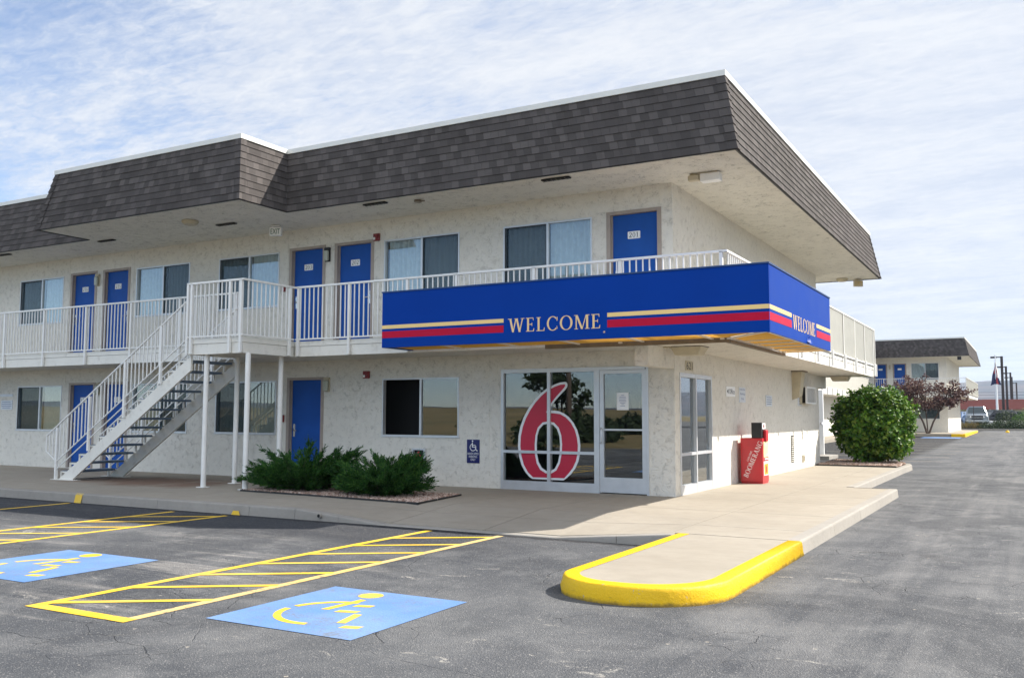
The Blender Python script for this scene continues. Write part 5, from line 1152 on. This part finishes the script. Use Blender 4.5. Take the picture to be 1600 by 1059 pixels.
mb.box(1.28, 1.335, 56.0, 71.9, 3.982, 4.02); mb.box(1.28, 1.335, 56.0, 71.9, 2.94, 2.978); mb.build('ribbed_sheet', 'panel', t)
W2 = thing('motel_wing', (-6, 40, 0), 'recessed motel wing linking the near and far blocks behind the round bush', 'motel wing')
PW = lambda u, z, d: (-6.0 - d, u, z)
dw = [(30.0, 31.0), (32.2, 33.2), (40.4, 41.4)]; ww = [(34.6, 36.4)]
mb = MB(); wall_with(mb, 22.0, 57.3, -.6, 5.5, [(a, b, .1, 2.2) for a, b in dw] + [(a, b, 1., 2.15) for a, b in ww], PW, RIGHT); mb.face([(-18, 22, -.5), (-6, 22, -.5), (-6, 22, 5.5), (-18, 22, 5.5)]); mb.build('wall', 'stucco', W2)
for a, b in dw:
    mb = MB(); mb.box(-6.10, -6.07, a + .09, b - .09, .1, 2.12); d = mb.build('door', 'blue', W2); mb = MB(); mb.box(-6.12, -5.985, a, a + .09, .1, 2.2); mb.box(-6.12, -5.985, b - .09, b, .1, 2.2); mb.box(-6.119, -5.986, a + .09, b - .09, 2.12, 2.2); mb.build('door_frame', 'taupe', d, (0, 0, 0))
for a, b in ww:
    mb = MB(); mb.box(-6.05, -5.98, a, a + .04, 1., 2.15); mb.box(-6.05, -5.98, b - .04, b, 1., 2.15); mb.box(-6.05, -5.98, (a + b) / 2 - .03, (a + b) / 2 + .03, 1., 2.15); f = mb.build('window', 'alu', W2); mb = MB(); mb.face([(-6.03, a, 1.), (-6.03, b, 1.), (-6.03, b, 2.15), (-6.03, a, 2.15)]); mb.build('pane', 'glass', f, (0, 0, 0))
    mb = MB(); mb.box(-6.2, -6.13, a - .1, b + .1, .9, 2.2); mb.build('curtain', 'curtaindim', f, (0, 0, 0))
mansard([(-18, 21), (-4.62, 21), (-4.62, 55.8), (-18, 55.8)], 5.41, 6.66, .25, 9, W2, (1,), True)
mb = MB(); mb.box(-5.999, -4.78, 21.5, 56.0, 2.56, 2.84); mb.build('balcony_floor', 'cream', W2)
mb = MB(); mb.box(-6.0, -4.2, 24, 56, -.3, .10); mb.build('walkway', 'concrete', W2)
t = thing('railing_panel', (-4.75, 22, 2.6), 'cream ribbed balustrade panel along the recessed wing balcony', 'railing'); mb = MB(); y = 21.6
while y < 55.8: mb.box(-4.77, -4.75, y, y + .30, 2.95, 3.92); mb.box(-4.749, -4.738, y + .05, y + .12, 2.955, 3.915); y += .302
mb.box(-4.785, -4.73, 21.6, 55.9, 3.922, 3.96); mb.box(-4.785, -4.73, 21.6, 55.9, 2.91, 2.948); mb.build('ribbed_sheet', 'panel', t)
for k in range(22): 
    mb = MB(); y = 22 + 1.55 * k; mb.box(-4.779, -4.72, y - .04, y + .04, 2.57, 2.95); mb.build('bracket', 'rail', t)
# far walkway, its yellow end and the far kerb
mb = MB(); mb.box(-5, 1.25, 51.3, 57.39, -.3, ZB); mb.box(.01, 1.25, 57.391, 71, -.3, ZB - .001); tag(mb.build('far_pavement', 'concrete'), 'raised concrete walkway round the far motel block', 'pavement', kind='structure')
mb = MB(); mb.rbox(1.252, 1.42, 51.2, 66.5, -.3, ZB + .01, .02); mb.rbox(.6, 1.251, 51.12, 51.299, -.3, ZB + .009, .02); tag(mb.build('yellow_kerb', 'kerbyellow'), 'bright yellow kerb at the corner of the far motel block', 'kerb')
mb = MB(); mb.box(-8, 45, 77.5, 77.75, -.3, .24); tag(mb.build('far_kerb', 'kerb'), 'grey kerb closing off the lot before the shrubs', 'kerb', kind='structure')
mb = MB(); mb.box(-3.4, -1.7, 46.2, 46.4, -.1, .12); tag(mb.build('wheel_stop', 'concrete'), 'pale concrete wheel stop before the far block', 'wheel stop')
mb = MB(); mb.tube([(3.45, 67.6, .05), (3.45, 67.6, .18), (3.45, 67.6, .24)], [.14, .14, .05], 14); tag(mb.build('yellow_marker', 'kerbyellow'), 'small yellow marker standing on the asphalt at the far right', 'marker')
mb = MB(); mb.face([(-.9, 47.5, zasph(47.5) + .01), (1.3, 47.5, zasph(47.5) + .01), (1.3, 50.2, zasph(50.2) + .01), (-.9, 50.2, zasph(50.2) + .01)]); tag(mb.build('bay_square', 'bluepaint'), 'pale blue painted bay square before the far motel block', 'painted symbol')

# ------------------------------------------------------------------ vehicles
def carpaint(name, col, metal=.5): return simple(name, col, .25, .04, 2, metal=metal, spec=.6)
M['silver'] = carpaint('silver_car_paint', (.26, .29, .32)); M['charcoal'] = carpaint('dark_car_paint', (.025, .028, .034)); M['carwhite'] = carpaint('white_car_paint', (.42, .43, .44), .1); M['carblue'] = carpaint('blue_car_paint', (.12, .18, .30))
M['tyre'] = simple('tyre_rubber', (.02, .02, .02), .85); M['carglass'] = simple('car_glass', (.03, .045, .05), .08, .05, 2, spec=.8)
def vehicle(name, x, y, z, yaw, W, Lg, paint, label, cat, pickup=False, Hh=1.5):
    t = thing(name, (x, y, z), label, cat); R = Matrix.Rotation(yaw, 4, 'Z'); T = Matrix.Translation((x, y, z)); X = lambda p: T @ R @ Vector(p)
    def hull(secs, mb, mi=0):   # secs: (y, z0, z1, halfwidth bottom, halfwidth top)
        S_ = []
        for yy, z0, z1, w0, w1 in secs:
            r = .12 * (z1 - z0); S_.append([X(p) for p in ((-w0, yy, z0), (w0, yy, z0), (w0 * 1.02, yy, lerp(z0, z1, .5)), (w1, yy, z1 - r), (w1 - .12, yy, z1), (-w1 + .12, yy, z1), (-w1, yy, z1 - r), (-w0 * 1.02, yy, lerp(z0, z1, .5)))])
        for a, b in zip(S_, S_[1:]):
            for k in range(8): mb.face([a[k], a[(k + 1) % 8], b[(k + 1) % 8], b[k]], mi, smooth=False)
        mb.face(S_[0][::-1], mi); mb.face(S_[-1], mi)
    w = W / 2; h0 = .38 if pickup else .28; hb = Hh * .58; mb = MB(); f = -Lg / 2
    hull([(f, h0 + .12, hb - .10, w * .90, w * .84), (f + .18, h0, hb - .02, w * .98, w * .93), (f + 1.3, h0, hb + .03, w, w * .95), (f + Lg * .5, h0, hb + .02, w, w * .95), (-f - .2, h0, hb, w * .98, w * .92), (-f, h0 + .1, hb - .1, w * .9, w * .85)], mb); body = mb.build('body', paint, t)
    c0, c1 = (f + 1.55, f + 3.7) if pickup else (f + 1.25, -f - .5); mb = MB()
    hull([(c0, hb - .04, hb + .02, w * .90, w * .88), (c0 + .65, hb - .04, Hh, w * .88, w * .74), (c1 - .35, hb - .04, Hh - .02, w * .88, w * .74), (c1, hb - .04, hb + .1, w * .86, w * .84)], mb); cab = mb.build('cabin', paint, t)
    mb = MB(); q = lambda a, b, s, k: lerp(a, b, s)
    mb.face([X(p) for p in ((-w * .80, c0 + .075, hb + .11), (w * .80, c0 + .075, hb + .11), (w * .66, c0 + .57, Hh - .085), (-w * .66, c0 + .57, Hh - .085))]); mb.build('windscreen', 'carglass', t)
    for s in (-1, 1):
        mb = MB(); P = [(s * w * .885, c0 + .55, hb + .05), (s * w * .885, c1 - .2, hb + .05), (s * w * .80, c1 - .42, Hh - .2), (s * w * .80, c0 + .75, Hh - .2)]; mb.face([X(p) for p in (P if s > 0 else P[::-1])]); mb.build('side_window', 'carglass', t)
        for yy in (f + .95, -f - 1.0):
            mb = MB(); r = .40 if pickup else .33; mb.tube([X((s * (w - .24), yy, r)), X((s * (w + .01), yy, r))], r, 18); wh = mb.build('wheel', 'tyre', t); mb = MB(); mb.tube([X((s * (w + .0), yy, r)), X((s * (w + .025), yy, r))], r * .6, 14); mb.build('rim', 'steel', wh, (0, 0, 0))
        mb = MB(); P = [(s * w * .52, f - .012, hb - .30), (s * w * .84, f + .02, hb - .28), (s * w * .82, f + .03, hb - .13), (s * w * .52, f - .008, hb - .14)]; mb.face([X(p) for p in (P if s > 0 else P[::-1])]); mb.build('headlight', 'white', t)
        mb = MB(); mb.bar(X((s * (w + .02), c0 + .35, hb + .12)), X((s * (w + .16), c0 + .33, hb + .13)), .10, .15); mb.build('mirror', paint, t)
    mb = MB(); mb.face([X(p) for p in ((-w * .50, f - .01, h0 + .22), (w * .50, f - .01, h0 + .22), (w * .50, f - .01, hb - .12), (-w * .50, f - .01, hb - .12))]); mb.bar(X((-w * .5, f - .02, lerp(h0 + .22, hb - .12, .5))), X((w * .5, f - .02, lerp(h0 + .22, hb - .12, .5))), .03, .05, 1); mb.build('grille', ['black', 'steel'], t)
    mb = MB(); mb.bar(X((-w * .94, f - .03, h0 + .10)), X((w * .94, f - .03, h0 + .10)), .14, .18); mb.build('bumper', 'steel' if pickup else paint, t)
    if pickup: mb = MB(); mb.bar(X((0, c1 + .05, hb + .02)), X((0, -f - .15, hb + .02)), w * 1.6, .04); mb.build('cargo_bed', 'black', t)
    return t
vehicle('pickup_truck', .42, 86.6, .42, RAD(4), 2.0, 5.6, 'silver', 'silver pickup truck facing the camera behind the dry grass', 'pickup', True, 1.88)
vehicle('parked_car', 1.95, 93.5, .45, RAD(-58), 1.85, 4.8, 'charcoal', 'dark parked car with sloping roof right of the silver pickup', 'car', False, 1.55)
vehicle('parked_car', 1.72, 84.6, -.42, RAD(-70), 1.7, 4.2, 'carwhite', 'white car low behind the shrubs in front of the dark car', 'car', False, 1.35)
vehicle('parked_car', -1.5, 90.2, .30, RAD(-20), 1.8, 4.5, 'carblue', 'blue-grey car half hidden left of the silver pickup', 'car', False, 1.5)
# lot behind the shrubs
mb = MB()
mb.face([(-30, 84.5, .12), (60, 84.5, .12), (60, 140, .35), (-30, 140, .35)]); tag(mb.build('far_lot', 'asphalt'), 'asphalt lot beyond the shrubs', 'asphalt', kind='structure')

# lamp poles, flagpole, red-roofed building, cables, sign post
M['polebrown'] = simple('pole_bronze_paint', (.028, .018, .016), .5, .1, 3)
for k, (x, y, lab) in enumerate(((2.09, 116.2, 'tallest-looking black lamp post beside the flagpole'), (1.98, 142.7, 'second black lamp post beyond the one beside the flagpole'), (2.14, 165.8, 'third black lamp post in the receding row'), (1.99, 186.4, 'fourth black lamp post, close beside the third'), (2.31, 221.1, 'smallest, farthest lamp post at the end of the row'))):
    t = thing('lamp_post', (x, y, .1), lab, 'lamp post', 'lamp posts receding along the road'); mb = MB(); mb.box(x - .15, x + .15, y - .15, y + .15, .0, 8.85); mb.build('post', 'polebrown', t)
    mb = MB(); mb.box(x - .55, x - .151, y - .05, y + .05, 8.68, 8.80); mb.build('arm', 'polebrown', t); mb = MB(); mb.rbox(x - 1.25, x - .551, y - .22, y + .22, 8.62, 8.84, .03); mb.build('lamp_head', 'polebrown', t)
t = thing('flagpole', (1.58, 109.4, .1), 'white flagpole with a limp flag before the lamp posts', 'flagpole'); mb = MB(); mb.tube([(1.58, 109.4, .0), (1.58, 109.4, 2.6), (1.58, 109.4, 8.5)], [.16, .13, .055], 12); mb.tube([(1.58, 109.4, 8.5), (1.58, 109.4, 8.62)], .09, 10); mb.build('pole', 'white', t)
M['flagnavy'] = simple('flag_navy', (.02, .03, .09), .8); M['flagred'] = simple('flag_red', (.35, .03, .04), .8)
mb = MB(); nz = 16; V = []; F = []
for i in range(nz + 1):
    s = i / nz; z = 7.7 - 2.5 * s; wd = .08 + .55 * s ** 1.2
    for k, u in enumerate((-1, -.6, -.25, .1, .45, .8)): V.append((1.58 + u * wd + .04 * math.sin(s * 9 + k), 109.30 + .10 * math.sin(k * 2.4 + s * 4), z - .22 * abs(u) * s))
for i in range(nz):
    for k in range(5): mb.mesh([V[i * 6 + k], V[(i + 1) * 6 + k], V[(i + 1) * 6 + k + 1], V[i * 6 + k + 1]], [(0, 1, 2, 3)], (0 if k < 2 and i > 7 or k == 0 else (1 if k in (1, 3) else (2 if k in (2, 4) and i < 11 else 0))))
tag(mb.build('flag', ['flagnavy', 'flagred', 'white']), 'limp red, white and navy flag hanging from the white flagpole', 'flag')
RB_ = thing('red_roofed_building', (10, 155, .2), 'long low building with a dull red roof beyond the cars', 'building'); M['redroof'] = simple('red_metal_roof', (.080, .024, .022), .9, .12, .6, spec=.05)
mb = MB(); mb.box(-22, 40, 154, 164, 0, 2.5); mb.build('wall', 'stucco', RB_)
mb = MB(); mb.face([(-23, 152.8, 2.45), (41, 152.8, 2.45), (39, 159, 4.15), (-21, 159, 4.15)]); mb.face([(41, 165.2, 2.45), (-23, 165.2, 2.45), (-21, 159, 4.15), (39, 159, 4.15)]); mb.face([(41, 152.8, 2.45), (41, 165.2, 2.45), (39, 159, 4.15)]); mb.face([(-23, 165.2, 2.45), (-23, 152.8, 2.45), (-21, 159, 4.15)]); mb.face([(-23, 152.8, 2.44), (-23, 165.2, 2.44), (41, 165.2, 2.44), (41, 152.8, 2.44)])
mb.build('roof', 'redroof', RB_)
for k in range(12): x = -8 + 2.2 * k; mb = MB(); mb.box(x, x + 1.0, 153.95, 153.99, .9, 2.1); mb.build('window', 'carglass', RB_)
for k in range(9): x = -7 + 3.1 * k; mb = MB(); mb.box(x, x + .16, 152.9, 153.06, 0, 2.44); mb.build('porch_post', 'white', RB_)
mb = MB()
for z, y in ((4.75, 135.), (4.35, 135.), (3.9, 135.)): mb.tube([(-30 + 8 * k, y, z + .006 * (k - 4.5) ** 2 * 1.2) for k in range(10)], .018, 5, 0, False)
tag(mb.build('power_line', 'black'), 'thin overhead cables crossing behind the lamp posts', 'cable')
mb = MB(); mb.tube([(.50, 80.2, .0), (.50, 80.2, 2.25)], .03, 6); tag(mb.build('sign_pole', 'polebrown'), 'thin dark pole standing before the silver pickup', 'pole')

# ------------------------------------------------------------------ what the windows mirror: ground beyond the lot
random.seed(77)
for i in range(34):
    x = rnd(-21, 4) if i < 26 else rnd(-60, -30); y = rnd(-27.5, -40) if i < 26 else rnd(-42, -56); r = rnd(.7, 1.7)
    clump('sagebrush', x, y, zfield(x, y), r, r * rnd(.7, 1.1), 'grey-green bush in the dry field seen only mirrored in the windows', 'shrubleaf', 460, 100 + i, .36, 'bush', 'bushes mirrored in the windows')
for i, (x, y, W, H_) in enumerate(((-20.5, -36, 5, 4.6),)):
    twiggy_tree('field_tree', x, y, zfield(x, y), W, H_, 'dark tree in the dry field seen only mirrored in the windows', 'tree', 'shrubleaf', 2600, 60 + i, [((-.2, .1, 1), H_ * .36, .16), ((.3, -.1, 1), H_ * .34, .12)], leafL=.34, group='trees mirrored in the windows')
mb = MB(); mb.tube([(-16.5, -30, -.4), (-16.6, -30, 9.5)], [.16, .11], 10); mb.bar((-17.8, -30, 8.9), (-15.4, -30, 8.9), .12, .12); tag(mb.build('utility_pole', 'bark'), 'wooden utility pole mirrored in the storefront glass', 'utility pole')

# ------------------------------------------------------------------ air
mb = MB(); mb.box(-3290, 3290, -3290, 3290, -6, 190); hz, nt, out = newmat('haze_air'); pv = nt.nodes.new('ShaderNodeVolumePrincipled'); pv.inputs['Density'].default_value = .00014; pv.inputs['Color'].default_value = (.62, .76, 1, 1); pv.inputs['Anisotropy'].default_value = .2
nt.links.new(pv.outputs[0], out.inputs['Volume']); HZ = mb.build('haze', hz); tag(HZ, kind='stuff')

# ------------------------------------------------------------------ sky, sun, camera
SUN = Vector((.85, .72, 1.0)); elev = math.atan2(1.0, math.hypot(.85, .72)); az = math.atan2(SUN.x, SUN.y)
w = bpy.data.worlds.new('World'); bpy.context.scene.world = w; w.use_nodes = True; nt = w.node_tree; nt.nodes.clear(); T = NT(nt)
sky = T.n('TexSky', sky_type='NISHITA', sun_disc=False, sun_elevation=elev, sun_rotation=az, altitude=2100., air_density=1.0, dust_density=.6, ozone_density=2.0)
g = T.coord('Generated'); sp = T.n('SeparateXYZ', i_0=g); zc = T.math('MAXIMUM', sp.outputs[2], .02)
cz = T.math('ADD', zc, .10)
pl = T.n('CombineXYZ', i_0=T.math('DIVIDE', sp.outputs[0], cz), i_1=T.math('DIVIDE', sp.outputs[1], cz), i_2=0.0).outputs[0]
def mapped(v, scale, rot, loc=(0, 0, 0)):
    mp = nt.nodes.new('ShaderNodeMapping'); mp.inputs['Scale'].default_value = scale; mp.inputs['Rotation'].default_value = rot; mp.inputs['Location'].default_value = loc; nt.links.new(v, mp.inputs[0]); return mp.outputs[0]
rp = T.noise(mapped(pl, (1.0, 2.3, 1), (0, 0, RAD(52))), 2.3, 9, .60, .6)       # soft ripples
fn = T.noise(mapped(pl, (1.5, 3.2, 1), (0, 0, RAD(35)), (3, 1, 0)), 11., 7, .66, .5)
cov = T.noise(mapped(pl, (.55, .75, 1), (0, 0, RAD(30)), (1.7, .4, 0)), 1., 4, .55, .3)   # where the deck thins
side = T.math('ADD', T.math('MULTIPLY', sp.outputs[0], .26), T.math('MULTIPLY', sp.outputs[1], .42))
den = T.math('ADD', T.math('ADD', T.math('MULTIPLY', rp, .44), T.math('MULTIPLY', fn, .30)), T.math('MULTIPLY', cov, .95))
den = T.math('ADD', T.math('ADD', den, side), -.10)
clear = T.math('MULTIPLY', T.math('MULTIPLY', T.math('SUBTRACT', .12, sp.outputs[1], clamp=True), .75), T.ramp(sp.outputs[2], [(.14, 1.), (.36, 0.)]))
north = T.math('SUBTRACT', 0., sp.outputs[1], clamp=True)
den = T.math('ADD', den, T.math('MULTIPLY', north, .55))     # thicker cloud added out of view to the north, fill for the facade
den = T.math('SUBTRACT', den, clear)
cl = T.ramp(den, [(.58, .03), (.72, .42), (.85, .82), (.96, .95)])
cl = T.math('MULTIPLY', cl, T.ramp(sp.outputs[2], [(.0, .9), (.08, 1.)]))
ccol = T.mix(T.ramp(T.math('ADD', T.math('MULTIPLY', rp, .6), T.math('MULTIPLY', fn, .4)), [(.38, 0.), (.62, 1.)]), (3.25, 3.50, 4.0), (4.15, 4.25, 4.4))
ccol = T.mix(1.0, ccol, T.mix(T.math('MULTIPLY', north, 1.6, clamp=True), (1., 1., 1.), (2.3, 2.3, 2.25)), 'MULTIPLY')     # unseen northern cloud brightened to fill the shaded front wall
skc = T.mix(1.0, sky.outputs[0], (1.0, 1.0, 1.0), 'MULTIPLY')
bg = T.n('Background', i_Color=T.mix(cl, skc, ccol), i_Strength=.112); o = nt.nodes.new('ShaderNodeOutputWorld'); nt.links.new(bg.outputs[0], o.inputs[0])
ld = bpy.data.lights.new('sun', 'SUN'); ld.energy = 4.7; ld.angle = RAD(.55); ld.color = (1, .945, .86); lo = bpy.data.objects.new('sun', ld); C.objects.link(lo); lo.rotation_euler = (-SUN).to_track_quat('-Z', 'Y').to_euler(); lo.location = (20, 20, 30)

cd = bpy.data.cameras.new('camera'); co = bpy.data.objects.new('camera', cd); C.objects.link(co); cd.sensor_width = 36; cd.lens = 1441.02 * 36 / 1600; cd.clip_start = .1; cd.clip_end = 12000
r, u, f = Vector((0.87152373, 0.49034776, 0.00233676)), Vector((0.03823889, -0.0727136, 0.99661955)), Vector((-0.48886008, 0.86848823, 0.08212198))
m4 = Matrix(((r.x, u.x, -f.x, 5.2245), (r.y, u.y, -f.y, -14.8501), (r.z, u.z, -f.z, 1.3491), (0, 0, 0, 1))); co.matrix_world = m4
sc = bpy.context.scene; sc.camera = co; sc.render.engine = 'CYCLES'
sc.view_settings.view_transform = 'Standard'; sc.view_settings.look = 'None'; sc.view_settings.exposure = .98; sc.view_settings.gamma = 1
sc.cycles.max_bounces = 8; sc.cycles.transparent_max_bounces = 12; sc.cycles.volume_bounces = 0; sc.cycles.use_denoising = True
